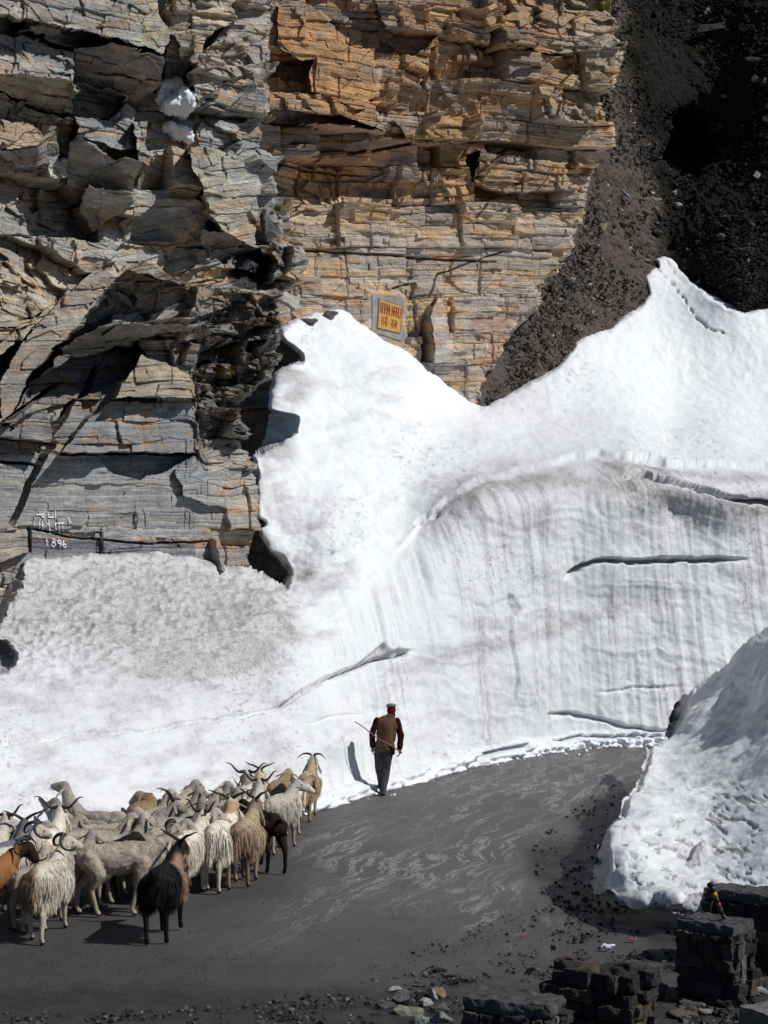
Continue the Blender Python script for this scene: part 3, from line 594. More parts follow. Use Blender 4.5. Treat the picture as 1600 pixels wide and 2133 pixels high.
# ---------------------------------------------------------------- scree slope
SC = [(940, 860, 50.5), (1000, 835, 50.9), (1100, 792, 52.6), (1200, 715, 55.0), (1100, 650, 54.2), (1200, 560, 56.8), (1230, 400, 58.6), (1150, 300, 60), (1280, 250, 60.5), (1280, 0, 64.5), (1100, 0, 66), (1340, 615, 58.9), (1345, 540, 61), (1350, 400, 62.5), (1400, 530, 61.6), (1420, 300, 66.5), (1400, 100, 68), (1400, 0, 70),
      (1500, 600, 58.7), (1545, 640, 58), (1500, 450, 61.3), (1600, 638, 58.7), (1600, 500, 60), (1600, 300, 63), (1600, 100, 66), (1600, 0, 68), (1850, 640, 58.3), (1850, 300, 62), (1850, 0, 68), (1850, -250, 73), (1400, -250, 76), (1100, -250, 74), (1850, 720, 57.6), (1400, 700, 59.5), (1600, 720, 60), (1250, 760, 55.6), (1545, 700, 60), (1480, 640, 60)]
screeD = TPS(SC)
M_SCREE = NT('scree'); _t = M_SCREE
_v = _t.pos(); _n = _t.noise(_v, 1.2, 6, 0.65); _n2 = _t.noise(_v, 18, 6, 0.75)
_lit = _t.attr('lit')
_c1 = _t.ramp(_n2, [(0.30, (.055, .046, .042)), (0.52, (.115, .098, .088)), (0.70, (.25, .225, .21))]); _c2 = _t.ramp(_n2, [(0.35, (.009, .008, .008)), (0.58, (.026, .023, .021)), (0.72, (.085, .08, .076))])  # paler colours for the sunlit part, near-black ones painting the shaded part
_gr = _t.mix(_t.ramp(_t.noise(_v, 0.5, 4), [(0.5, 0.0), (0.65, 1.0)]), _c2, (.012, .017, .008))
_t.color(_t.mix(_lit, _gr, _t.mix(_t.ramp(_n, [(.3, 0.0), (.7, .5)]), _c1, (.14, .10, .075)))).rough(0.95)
_t.b.inputs['Specular IOR Level'].default_value = 0.08
_t.bump(_t.math('ADD', _t.noise(_v, 14, 5, 0.7), _t.noise(_v, 3, 3, 0.6)), 0.12, 0.8)
def scree_h(W): return (fbm3(W, 3.0, 3, 701)-0.5)*0.9+(fbm3(W, 0.7, 4, 702)-0.5)*0.45
def scree_lit(X, Y): return sstep(28, -28, X-np.interp(Y, [-60, 180, 300, 420, 520, 640], [1300, 1310, 1340, 1385, 1370, 1400])+40*(fbm2(X/60, Y/60, 3, 703)-0.5))  # mask of the sunlit left part; the rest is coloured as shaded
def scree_depth(X, Y):
    hol = sstep(-8, 25, sdpoly(np.asarray(X, float), np.asarray(Y, float), [(1395, 240), (1440, 215), (1465, 260), (1500, 330), (1440, 372), (1390, 345), (1350, 345), (1385, 300)]))
    return screeD(X, Y)+hol*3.2
def build_scree(step=3.0):
    X, Y = grid(940, 1850, -220, 870, 2.4)
    W = PV(X, Y, scree_depth(X, Y)); N = normals(blur(W, 2, 1)); h = scree_h(W)
    g1, _, gi, gj, _, _ = vor2(W[..., 0]/0.35, W[..., 2]/0.28, 711); h = h+(fbm3(W, .22, 3, 712)-.5)*.22+0.05*(hsh(gi, gj, 0, 3)-0.5)
    mask = np.ones_like(X, bool)
    W = W+N*h[..., None]
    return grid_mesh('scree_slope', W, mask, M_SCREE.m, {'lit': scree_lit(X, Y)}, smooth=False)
scree = build_scree(); tag(scree, kind='structure')

# ---------------------------------------------------------------- right snow bank
BANK_OUT = [(1236, 1862), (1226, 1838), (1232, 1800), (1246, 1765), (1262, 1728), (1290, 1690), (1310, 1655), (1332, 1618), (1340, 1590), (1352, 1562), (1388, 1535), (1396, 1500), (1404, 1465), (1418, 1442), (1450, 1425), (1490, 1402), (1520, 1382), (1545, 1352), (1570, 1335), (1600, 1318), (1700, 1270), (1860, 1200), (1860, 1990), (1700, 1960), (1600, 1920), (1520, 1925), (1440, 1912), (1400, 1885), (1370, 1880), (1350, 1893), (1325, 1898), (1300, 1885), (1282, 1882), (1262, 1868)]
BP = [(1230, 1835, 20.9), (1240, 1862, 20.6), (1262, 1728, 22.2), (1290, 1800, 20.6), (1300, 1885, 19.9), (1332, 1618, 26.2), (1350, 1890, 19.6), (1400, 1880, 19.4), (1440, 1912, 18.9), (1520, 1925, 18.7), (1600, 1915, 18.5), (1700, 1960, 18.0), (1860, 1990, 17.3),
      (1330, 1720, 22.3), (1352, 1562, 28.8), (1386, 1535, 31), (1398, 1490, 32.2), (1418, 1442, 33.4), (1430, 1500, 31.2), (1420, 1600, 27.0), (1450, 1700, 23.3), (1450, 1800, 21.0), (1400, 1650, 25.0), (1500, 1400, 33), (1500, 1500, 29.5), (1545, 1352, 32.8), (1550, 1450, 30), (1550, 1600, 25.0), (1550, 1750, 21.3), (1600, 1318, 32.0), (1600, 1400, 29.3), (1600, 1600, 24.0), (1600, 1800, 20.1),
      (1700, 1270, 29.5), (1700, 1500, 24.3), (1700, 1750, 20.0), (1860, 1200, 26.5), (1860, 1400, 24), (1860, 1700, 19.6)]
bankD = TPS(BP)
def build_bank(step=2.2):
    X, Y = grid(1210, 1850, 1190, 1985, step)
    sd = sdpoly(X, Y, BANK_OUT)+(fbm2(X/14, Y/14, 3, 801)-0.5)*9; mask = sd > 0
    D = bankD(X, Y)
    # cut side towards the road: turns away to the left
    side = [(1236, 1862), (1224, 1838), (1232, 1800), (1246, 1765), (1262, 1728), (1282, 1735), (1268, 1780), (1262, 1820), (1256, 1850), (1262, 1868)]
    s1 = sdpoly(X, Y, side); D = D+sstep(-2, 3, s1)*np.clip((1272-X)/40, 0, 1)*0.9
    side2 = [(1386, 1540), (1396, 1500), (1404, 1465), (1418, 1442), (1446, 1432), (1432, 1460), (1420, 1500), (1398, 1536)]
    s2 = sdpoly(X, Y, side2); D = D+sstep(-2, 3, s2)*np.clip((1440-X)/40, 0, 1)*1.8
    side3 = [(1330, 1618), (1340, 1590), (1352, 1562), (1362, 1566), (1350, 1600), (1320, 1660), (1300, 1700), (1285, 1700)]
    s3 = sdpoly(X, Y, side3); D = D+sstep(-2, 3, s3)*0.5
    under_f = [(1398, 1882), (1430, 1866), (1470, 1862), (1490, 1880), (1486, 1925), (1440, 1915)]
    s4 = sdpoly(X, Y, under_f); D = D+sstep(-1, 4, s4)*np.clip((Y-1862)/50, 0, 1)*0.7
    r = np.clip(1-sd/14.0, 0, 1); D = D+r**2*(1.0-.9*np.clip(sstep(-4, 0, s1)+sstep(-4, 0, s2)+sstep(-4, 0, s3)+sstep(-4, 0, s4), 0, 1))
    W = PV(X, Y, D); N = normals(blur(W, 3, 1))
    lump = fbm3(W, 1.3, 4, 811)-0.5; med = fbm3(W, 0.38, 4, 821)-0.5; fin = fbm3(W, 0.09, 3, 831)-0.5
    h = lump*0.36+med*0.085+fin*0.016
    w = fbm3(W, 0.5, 3, 841); f1, f2, ci, cj, _, _ = vor2(W[..., 0]/0.33+2*w, W[..., 1]/0.5+1.3*w, 842); pit = sstep(0.55, 0.75, hsh(ci, cj, 1, 3))*np.clip(1-f1/0.42, 0, 1)
    h = h-pit*0.03*sstep(1300, 1400, Y)
    dirt = 0.12*sstep(.5, .7, fbm3(W, .4, 4, 851))+pit*sstep(0.25, .7, 1-f1)*0.3*sstep(.4, .6, w)
    for s, a in ((s1, 1.), (s2, 1.), (s3, .8), (s4, .9)): dirt = np.maximum(dirt, a*sstep(-2, 5, s)*(0.6+0.5*fbm3(W, .25, 3, 861)))  # cut sides and front undercut coloured darker
    rk = sdpoly(X, Y, [(1430, 1800), (1440, 1775), (1462, 1754), (1474, 1760), (1480, 1790), (1460, 1803)]); h = h+0.10*sstep(-2, 14, rk); dirt = np.maximum(dirt, .7*sstep(-3, 4, rk))
    low = sstep(1800, 1870, Y)*sstep(.45, .6, fbm2(X/25, Y/18, 3, 871)); dirt = np.maximum(dirt, low*.6)
    sp_ = sstep(.60, .68, fbm2((X+Y*.9)/26, (Y-X*.35)/9, 3, 873))*sstep(1560, 1700, Y)*sstep(.42, .55, fbm2(X/90, Y/70, 2, 874)); dirt = np.maximum(dirt, .9*sp_); h = h-.018*sp_
    sp_ = sstep(.64, .70, fbm2(X/30, Y/7, 3, 875)); dirt = np.maximum(dirt, .3*sp_)
    W = W+N*h[..., None]
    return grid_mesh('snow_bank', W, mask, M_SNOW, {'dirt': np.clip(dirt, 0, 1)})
bank = build_bank(); tag(bank, kind='structure')

# ---------------------------------------------------------------- road and ground
M_GROUND = NT('ground'); _t = M_GROUND; _v = _t.pos(); _n = _t.noise(_v, 6, 8, 0.75)
_t.color(_t.ramp(_n, [(.35, (.010, .010, .011)), (.55, (.030, .028, .028)), (.72, (.075, .07, .067))])).rough(_t.ramp(_t.noise(_v, 1.2, 4), [(.4, .45), (.6, .9)])).bump(_t.math('ADD', _n, _t.noise(_v, 30, 4, .7)), .05, .9)
_t.b.inputs['Specular IOR Level'].default_value = 0.2
M_ROAD = NT('road'); _t = M_ROAD
_v = _t.pos(); _warp = _t.n('ShaderNodeTexNoise'); _t.l(_v, _warp.inputs['Vector']); _warp.inputs['Scale'].default_value = 0.5; _warp.inputs['Detail'].default_value = 5
_ad = _t.n('ShaderNodeVectorMath', operation='MULTIPLY_ADD'); _t.l(_warp.outputs['Color'], _ad.inputs[0]); _ad.inputs[1].default_value = (1.1, 0.9, 0); _t.l(_v, _ad.inputs[2])
_rot = _t.n('ShaderNodeMapping'); _t.l(_ad.outputs[0], _rot.inputs[0]); _rot.inputs['Rotation'].default_value = (0, 0, 0.30)
_map = _t.n('ShaderNodeMapping'); _t.l(_rot.outputs[0], _map.inputs[0]); _map.inputs['Scale'].default_value = (2.0, 0.22, 1)
_a = _t.noise(_map.outputs[0], 1.0, 10, 0.70, 0.15)                      # wet veins; their sheen is put into the colour
_vein = _t.ramp(_a, [(.474, 0.), (.492, 1.), (.503, 1.), (.522, 0.)])
_fine = _t.ramp(_t.noise(_v, 16, 9, 0.85), [(.42, 0.), (.56, 1.)])
_zone = _t.attr('film_sheen'); _shade_wet = _t.attr('dark')
_w = _t.math('MULTIPLY', _t.math('MULTIPLY', _t.math('ADD', _vein, 0.06), _zone), _t.math('ADD', _t.math('MULTIPLY', _fine, 0.8), 0.2))
_g = _t.noise(_v, 42, 8, 0.85); _b0 = _t.noise(_v, 0.35, 5, .6)
_base = _t.mix(_t.ramp(_b0, [(.35, 0.), (.65, 1.)]), (.068, .062, .064), (.112, .103, .105))
_base = _t.mix(1.0, _base, _t.ramp(_g, [(.34, .55), (.56, 1.05), (.66, 1.6), (.74, 3.2)]), 'MULTIPLY')
_c = _t.mix(_t.math('MINIMUM', _w, 1.0), _base, (.27, .265, .28))
_c = _t.mix(_t.math('MULTIPLY', _shade_wet, _t.ramp(_t.noise(_v, 3, 6, .7), [(.3, .6), (.6, 1.)])), _c, (.010, .010, .011))  # painted shade and wet darkening mixed into the tarmac colour
_t.color(_c); _t.rough(_t.math('SUBTRACT', 0.58, _t.math('MULTIPLY', _w, 0.2))); _t.b.inputs['Specular IOR Level'].default_value = 0.5
_t.bump(_t.math('ADD', _g, _t.noise(_v, 8, 5, .7)), .022, .9)
def road_z(x, y): return 0.02*(fbm2(x/2.5, y/2.5, 3, 901)-0.5)+0.008*(fbm2(x/.4, y/.4, 2, 902)-0.5)
def build_road():
    xs = np.arange(-12, 16.01, 0.09); ys = np.arange(9, 46.01, 0.12); x, y = np.meshgrid(xs, ys[::-1])
    # pixel position of every ground point, for the wet streaks and painted shade on the tarmac
    cz = -HC; yy = ct*y+st*cz; zz = -st*y+ct*cz; PX = 800+F_PX*x/yy; PY = 1066.5-F_PX*zz/yy
    film_sheen = sstep(-30, 60, sdpoly(PX, PY, [(560, 1760), (760, 1690), (960, 1640), (1340, 1570), (1300, 1650), (1220, 1700), (1080, 1770), (1100, 1860), (1180, 1930), (1150, 1980), (960, 1960), (800, 1880), (640, 1930), (520, 1990), (560, 1900), (700, 1830)]))
    film_sheen = film_sheen*(0.35+sstep(.35, .6, fbm2(PX/90, PY/40, 3, 911))) + 0.12
    far_ = sstep(1700, 1600, PY)*0.5*sstep(760, 900, PX); film_sheen = np.clip(film_sheen+far_, 0, 1.4)  # far stretch gets more of the painted sheen
    dk = sstep(-20, 25, sdpoly(PX, PY, [(1085, 1770), (1190, 1745), (1200, 1690), (1260, 1640), (1420, 1600), (1420, 2000), (1250, 1930), (1170, 1870), (1110, 1830)])+26*(fbm2(PX/22, PY/14, 4, 921)-0.5))  # the bank's cast shade, with wet debris, put into the colour
    dk = np.maximum(dk, .42*sstep(1830, 2050, PY+60*(fbm2(PX/120, PY/40, 4, 924)-.5)))  # foreground shade painted into the tarmac colour
    dk = np.maximum(dk, .85*sstep(2010, 2080, PY+40*(fbm2(PX/60, PY/30, 4, 922)-.5)))  # deeper painted shade and gravelly dirt along the near edge
    W = np.stack([x, y, road_z(x, y)+0.0], -1)
    rn = sstep(-10, 30, sdpoly(PX, PY, [(700, 2050), (1150, 1960), (1700, 1900), (1700, 2600), (400, 2600)])); W[..., 2] += rn*0.07*(fbm2(x/.25, y/.25, 3, 931)-.4)
    W[..., 2] += dk*0.05*(fbm2(x/.22, y/.22, 3, 932)-.4)
    return grid_mesh('road', W, np.ones_like(x, bool), M_ROAD.m, {'film_sheen': film_sheen, 'dark': dk})
road = build_road(); tag(road, kind='structure')
g = mesh_np('ground', [(-150, -60, -.12), (150, -60, -.12), (150, 200, -.12), (-150, 200, -.12)], [(0, 1, 2, 3)], M_GROUND.m); tag(g, kind='structure')

# ================================================================ FIGURES: one continuous remeshed surface per body
class Blob:
    """collects tapered capsules and ellipsoids; build() fuses them into one skin"""
    def __init__(self): self.V = []; self.F = []; self.n = 0
    def add(self, V, F): self.V.append(V); self.F.append(np.asarray(F)+self.n); self.n += len(V)
    def cap(self, a, ra, b, rb, k=14, sy=1.0):
        a = np.array(a, float); b = np.array(b, float); d = b-a; L = np.linalg.norm(d)+1e-9; d /= L
        t = np.array([0, 0, 1.]) if abs(d[2]) < .9 else np.array([1., 0, 0]); e1 = np.cross(t, d); e1 /= np.linalg.norm(e1); e2 = np.cross(d, e1)
        rings = []
        for j in range(1, 5): th = -math.pi/2+j*math.pi/8; rings.append((a+d*ra*math.sin(th), ra*math.cos(th)))
        for j in range(0, 4): th = j*math.pi/8; rings.append((b+d*rb*math.sin(th), rb*math.cos(th)))
        an = np.arange(k)*2*math.pi/k; V = [a-d*ra]
        for c, r in rings:
            for t_ in an: V.append(c+r*(math.cos(t_)*e1+math.sin(t_)*e2))
        V.append(b+d*rb); F = []
        for j in range(k): F.append((0, 1+(j+1) % k, 1+j)); 
        m = len(rings)
        for i in range(m-1):
            for j in range(k):
                p = 1+i*k+j; q = 1+i*k+(j+1) % k; F.append((p, q, q+k)); F.append((p, q+k, p+k))
        e = len(V)-1; o = 1+(m-1)*k
        for j in range(k): F.append((e, o+j, o+(j+1) % k))
        V = np.array(V)
        if sy != 1.0: V[:, 1] = (V[:, 1]-(a[1]+b[1])/2)*sy+(a[1]+b[1])/2
        self.add(V, F)
    def chain(self, pts, sy=1.0):
        for p, q in zip(pts[:-1], pts[1:]): self.cap(p[:3], p[3], q[:3], q[3], sy=sy)
    def ell(self, c, r, M=None, k=16):
        V = [(0, 0, -1)]; 
        for i in range(1, k//2):
            ph = -math.pi/2+i*math.pi/(k//2)
            for j in range(k): V.append((math.cos(ph)*math.cos(j*2*math.pi/k), math.cos(ph)*math.sin(j*2*math.pi/k), math.sin(ph)))
        V.append((0, 0, 1)); F = []; m = k//2-1
        for j in range(k): F.append((0, 1+(j+1) % k, 1+j))
        for i in range(m-1):
            for j in range(k):
                p = 1+i*k+j; q = 1+i*k+(j+1) % k; F.append((p, q, q+k)); F.append((p, q+k, p+k))
        e = len(V)-1; o = 1+(m-1)*k
        for j in range(k): F.append((e, o+j, o+(j+1) % k))
        V = np.array(V)*np.array(r)
        if M is not None: V = V @ np.array(M).T
        self.add(V+np.array(c), F)
    def build(self, voxel, smooth=3):
        V = np.vstack(self.V); F = np.vstack(self.F)
        o = mesh_np('tmp', V, F, M_TMP); m = o.modifiers.new('r', 'REMESH'); m.mode = 'VOXEL'; m.voxel_size = voxel
        bpy.context.view_layer.update()
        dg = bpy.context.evaluated_depsgraph_get(); me = bpy.data.meshes.new_from_object(o.evaluated_get(dg))
        n = len(me.vertices); co = np.empty(n*3, np.float32); me.vertices.foreach_get('co', co); co = co.reshape(-1, 3).astype(float)
        lt = np.empty(len(me.polygons), np.int32); me.polygons.foreach_get('loop_total', lt); lv = np.empty(len(me.loops), np.int32); me.loops.foreach_get('vertex_index', lv)
        old = o.data; bpy.data.objects.remove(o); bpy.data.meshes.remove(old); bpy.data.meshes.remove(me)
        q = lv.reshape(-1, 4) if (lt == 4).all() else None
        if q is None:
            st_ = np.cumsum(lt)-lt; q = lv[(st_[lt == 4])[:, None]+np.arange(4)]
        for _ in range(smooth): co = lap(co, q, .5)
        return co, q
def lap(co, q, w):
    s = np.zeros_like(co); c = np.zeros(len(co))
    for a, b in ((0, 1), (1, 2), (2, 3), (3, 0)):
        np.add.at(s, q[:, a], co[q[:, b]]); np.add.at(c, q[:, a], 1)
    return co*(1-w)+w*s/np.maximum(c, 1)[:, None]
def vnorm(co, q):
    n = np.cross(co[q[:, 1]]-co[q[:, 0]], co[q[:, 2]]-co[q[:, 0]]); N = np.zeros_like(co)
    for k in range(4): np.add.at(N, q[:, k], n)
    return N/(np.linalg.norm(N, axis=1, keepdims=True)+1e-12)
M_TMP = bpy.data.materials.new('tmp')
def mat_coat(name, rough=0.95, bsc=70, bd=0.012):
    t = NT(name); v = t.objp(); c = t.attr('col', False)
    c = t.mix(1.0, c, t.ramp(t.noise(v, 9, 5, .7), [(.3, .78), (.7, 1.2)]), 'MULTIPLY'); c = t.mix(1.0, c, t.ramp(t.noise(v, bsc, 3, .7), [(.3, .75), (.7, 1.2)]), 'MULTIPLY')
    t.color(c).rough(rough).bump(t.math('ADD', t.noise(v, bsc*.4, 5, .75), t.noise(v, bsc, 4, .7)), bd, .9); t.b.inputs['Specular IOR Level'].default_value = .12
    return t.m
M_WOOL = mat_coat('wool'); M_HAIR = mat_coat('hair', .8, 90, .004)
M_HORN = vary('horn', (.035, .028, .024), .4, 14, .5, .003, 60); M_EYE = vary('eye', (.012, .01, .008), .1, 5, .2, 0, 10)
def rotz(a): c, s = math.cos(a), math.sin(a); return np.array([[c, -s, 0], [s, c, 0], [0, 0, 1.]])
def roty(a): c, s = math.cos(a), math.sin(a); return np.array([[c, 0, s], [0, 1, 0], [-s, 0, c]])
def rotx(a): c, s = math.cos(a), math.sin(a); return np.array([[1, 0, 0], [0, c, -s], [0, s, c]])
def tube(pts, rad, k=8):
    pts = np.array(pts, float); n = len(pts); V = []; F = []
    T = np.gradient(pts, axis=0); T /= np.linalg.norm(T, axis=1, keepdims=True)+1e-9; e = np.cross(T[0], [0.3, 0.2, 1]); e /= np.linalg.norm(e)
    for i in range(n):
        e = e-T[i]*np.dot(e, T[i]); e /= np.linalg.norm(e); f = np.cross(T[i], e)
        for j in range(k): a = 2*math.pi*j/k; V.append(pts[i]+rad[i]*(math.cos(a)*e+math.sin(a)*f))
    for i in range(n-1):
        for j in range(k): F.append((i*k+j, i*k+(j+1) % k, (i+1)*k+(j+1) % k, (i+1)*k+j))
    V.append(pts[0]); V.append(pts[-1]); a, b = len(V)-2, len(V)-1
    for j in range(k): F.append((a, (j+1) % k, j, j)); F.append((b, (n-1)*k+j, (n-1)*k+(j+1) % k, (n-1)*k+(j+1) % k))
    F = [f if len(set(f)) == 4 else tuple(dict.fromkeys(f)) for f in F]
    tri = []
    for f in F:
        tri.append(f[:3]); 
        if len(f) == 4: tri.append((f[0], f[2], f[3]))
    return np.array(V), np.array(tri)

PAL = {  # base, legs, face, neck, spread of the coat
 'sheep':  ((.43, .375, .305), (.36, .31, .24), (.35, .31, .26), None),
 'sheepg': ((.36, .325, .285), (.29, .25, .21), (.29, .26, .23), None),
 'sheepl': ((.44, .395, .33), (.42, .37, .30), (.47, .43, .37), None),
 'sheept': ((.30, .21, .125), (.27, .21, .14), (.32, .25, .17), None),
 'white':  ((.62, .575, .48), (.50, .44, .34), (.55, .49, .41), None),
 'cream':  ((.50, .40, .26), (.40, .33, .23), (.58, .52, .42), None),
 'tan':    ((.36, .28, .19), (.26, .19, .12), (.20, .13, .085), None),
 'black':  ((.012, .011, .012), (.013, .012, .012), (.016, .013, .012), None),
 'bbrown': ((.017, .011, .009), (.014, .010, .009), (.016, .012, .01), None),
 'brown':  ((.26, .115, .045), (.24, .105, .04), (.03, .018, .012), None),
 'grey':   ((.17, .17, .185), (.13, .13, .14), (.13, .13, .145), None),
 'blackw': ((.50, .46, .40), (.42, .37, .29), (.016, .015, .018), None)}
def make_animal(kind, pal, yaw=0, npitch=45, hyaw=0, hpitch=-15, gait=(.08, -.08, -.08, .08), horns=None, hair=0, tail='down', ears=1.15, seed=0, patch=None, slim=1.0, nlen=1.0, voxel=.0125, rootname=None):
    rng = np.random.RandomState(seed+17); goat = kind == 'goat'
    b = Blob(); sl_ = slim
    z0 = .655 if not goat else .66
    b.cap((-.29, 0, z0+.01), .15*sl_, (-.02, 0, z0-.03), .18*sl_, sy=.88, k=18); b.cap((-.02, 0, z0-.03), .18*sl_, (.25, 0, z0-.01), .155*sl_, sy=.88, k=18)
    b.ell((.30, 0, z0-.04), (.13, .12, .17)); b.ell((-.36, 0, z0-.02), (.10, .125, .14))
    for s, f in ((1, gait[0]), (-1, gait[1])):
        b.chain([(-.31, s*.085, .63, .115), (-.25+.3*f, s*.115, .49, .082), (-.385+.7*f, s*.10, .31, .036), (-.365+f, s*.095, .085+max(0, f-.1)*.3, .0255), (-.335+f, s*.095, .03+max(0, f-.1)*.3, .031)])
    for s, f in ((1, gait[2]), (-1, gait[3])):
        b.chain([(.27, s*.085, .60, .10), (.24, s*.105, .47, .062), (.265+.6*f, s*.095, .275, .035), (.255+f, s*.09, .085+max(0, f-.1)*.3, .024), (.29+f, s*.09, .03+max(0, f-.1)*.3, .031)])
    npitch = npitch-8 if goat and npitch > 50 else npitch+(24 if not goat and npitch < 46 and seed not in (1, 10) else 6 if seed == 1 else 0); npi = math.radians(npitch); nya = math.radians(yaw)
    nb = np.array([.31, 0, .70]); nd = np.array([math.cos(npi)*math.cos(nya), math.cos(npi)*math.sin(nya), math.sin(npi)])
    nl = (.30 if not goat else .31)*nlen; he = nb+nd*nl
    mid = nb+np.array([.10, 0, .06])*.6+nd*nl*.35
    b.chain([(*nb, .125 if not goat else .115), (*mid, .098 if not goat else .085), (*he, .068)])
    b.cap((.34, 0, .58), .10, tuple(mid), .075)
    R = rotz(nya+math.radians(hyaw)) @ roty(-math.radians(hpitch))
    H = lambda p: tuple(he+R @ np.array(p))
    b.ell(H((.02, 0, .015)), (.085, .062, .075), R); b.cap(H((.05, 0, .0)), .062, H((.17, 0, -.035)), .036); b.cap(H((.08, 0, .02)), .045, H((.185, 0, -.02)), .030)
    b.cap(H((.03, 0, -.045)), .04, H((.165, 0, -.055)), .024); b.ell(H((.195, 0, -.035)), (.022, .028, .03), R)
    for s in (1, -1): b.ell(H((.055, s*.052, .02)), (.022, .014, .016), R)
    el = (.105 if not goat else .13)*ears
    for s in (1, -1):
        M = R @ rotx(-s*math.radians(28 if not goat else 62)) 
        b.ell(H((-.005, s*(.055+el*(.75 if not goat else .40)), .012-el*(.42 if not goat else .80))), (.030, el, .011), M)
        b.cap(H((0, s*.045, .02)), .016, H((-.005, s*(.06+el*.3), .01-el*.25)), .013)
    if tail == 'down': b.chain([(-.43, 0, .71, .035), (-.475, .0, .60, .026), (-.475, .005, .40, .02)])
    elif tail == 'up': b.chain([(-.42, 0, .72, .035), (-.48, 0, .80, .024), (-.52, 0, .84, .012)])
    elif tail == 'out': b.chain([(-.42, 0, .72, .035), (-.52, 0, .75, .028), (-.60, 0, .72, .02)])
    co, q = b.build(voxel, 2)
    # colours
    base, leg, face, _ = PAL[pal]; n = len(co)
    C = np.tile(np.array(base), (n, 1)).astype(float)
    lg = sstep(.46, .34, co[:, 2]); C = lerp3(C, leg, lg)
    hd = sstep(.13, .06, np.linalg.norm(co-(he+R @ np.array([.07, 0, -.01])), axis=1)-.06); C = lerp3(C, face, hd)
    nz = fbm3(co+seed*3.1, .22, 3, 7)
    if patch: C = patch(co, C, he, R, nz)
    C *= ((0.85+.3*nz)*(.86+.28*rng.rand()))[:, None]
    if not (pal in ('black', 'bbrown')):
        C = lerp3(C, np.array(base)*.55, sstep(.5, .3, co[:, 2])*sstep(.55, .7, nz)*.35)          # muddy legs
    C = lerp3(C, (.02, .017, .015), sstep(.042, .034, co[:, 2]))
    mz = np.linalg.norm(co-np.array(H((.215, 0, -.035))), axis=1); C = lerp3(C, np.array(face)*.45, sstep(.035, .015, mz))
    N = vnorm(co, q)
    torso = sstep(.40, .5, co[:, 2])*(1-hd)
    co = co+N*(torso*((fbm3(co, .05, 3, seed+9)-.5)*(.026 if not goat else .012)+(fbm3(co, .14, 2, seed+19)-.5)*.030))[:, None]
    root = bpy.data.objects.new(rootname or kind, None); COL.objects.link(root)
    body = mesh_np('body', co, q, M_WOOL if not goat else M_HAIR, root, {'col': np.clip(C, 0, 1)})
    for s in (1, -1):
        eb = Blob(); eb.ell(H((.062, s*.062, .022)), (.011, .006, .010), R, 8); V = np.vstack(eb.V); mesh_np('eye', V, np.vstack(eb.F), M_EYE, root)
    if horns:
        kindh, L = horns
        for s in (1, -1):
            pts = []; rad = []
            for i in range(15):
                t = i/14
                if kindh == 'wide': p = (-.02-.06*t-.03*math.sin(t*3.1), s*(.026+1.22*L*t), .065+.055*math.sin(t*2.5)+.16*max(0, t-.60))
                elif kindh == 'wave': p = (-.02-.10*t, s*(.026+1.15*L*(t**.9)), .07-.035*math.sin(t*6.0)+.09*t**1.5)
                elif kindh == 'down': p = (-.02-.08*t, s*(.026+1.2*L*t), .075+.06*math.sin(t*2.0)-.13*t*t)
                elif kindh == 'back': p = (-.02-.26*t, s*(.028+L*.6*t), .07+.13*math.sin(t*2.2))
                else: a = t*4.6; p = (-.035-.07*math.sin(a), s*(.035+.045*t+L*.2*t), .04+.075*math.cos(a)-.02)     # curled
                pts.append(H(p)); rad.append(.0195*(1-t)**.75+.0035)
            V, T = tube(pts, rad); mesh_np('horn', V, T, M_HORN, root)
    if hair > 0:
        ns = int(hair*3.4); cand = np.where((co[:, 2] > .36) & (hd < .35) & (np.abs(N[:, 2]) < 2))[0]
        nk = np.linalg.norm(co[:, :2]-he[:2], axis=1)
        cand = cand[(np.linalg.norm(co[cand]-he, axis=1) > .13)]
        pk = rng.choice(cand, ns); P0 = co[pk]; n0 = N[pk]; n0[:, 2] = np.clip(n0[:, 2], -1, .6)
        Ls = (.045+.115*rng.rand(ns)**1.6)*np.where(P0[:, 2] > .70, .85, 1.2)*sstep(.2, .55, P0[:, 2])*np.where(P0[:, 0] > .32, .75, 1.0)
        clump = hsh(np.floor(P0[:, 0]*14+P0[:, 1]*7), np.floor(P0[:, 2]*9-P0[:, 1]*11), 1, seed)
        n0 = n0*.75+.6*(rng.rand(ns, 3)-.5)+np.stack([-.25+.5*(clump-.5), .4*(clump-.5), 0*clump], 1)
        n0 /= np.linalg.norm(n0, axis=1, keepdims=True)
        pos = P0-N[pk]*.010; d = n0.copy(); path = [pos]; S = 4
        for i in range(S):
            d = d+np.array([-.08, 0, -1.0])*(.9 if i < 1 else 1.3); d /= np.linalg.norm(d, axis=1, keepdims=True)
            pos = pos+d*(Ls/S)[:, None]; pos[:, 2] = np.maximum(pos[:, 2], .10); path.append(pos)
        side = np.cross(n0, [0, 0, 1.])+.6*(rng.rand(ns, 3)-.5); side /= np.linalg.norm(side, axis=1, keepdims=True)+1e-9
        wd = np.array([.0034, .0038, .0034, .0024, .0008]); V = []; 
        for i in range(S+1): V.append(path[i]-side*wd[i]); V.append(path[i]+side*wd[i])
        V = np.stack(V, 1).reshape(-1, 3); o0 = (np.arange(ns)*(2*(S+1)))[:, None]
        Fq = np.concatenate([np.concatenate([o0+2*i, o0+2*i+1, o0+2*i+3, o0+2*i+2], 1) for i in range(S)])
        cc = C[pk]*(0.82+.3*rng.rand(ns)+.22*(clump-.5))[:, None]; 
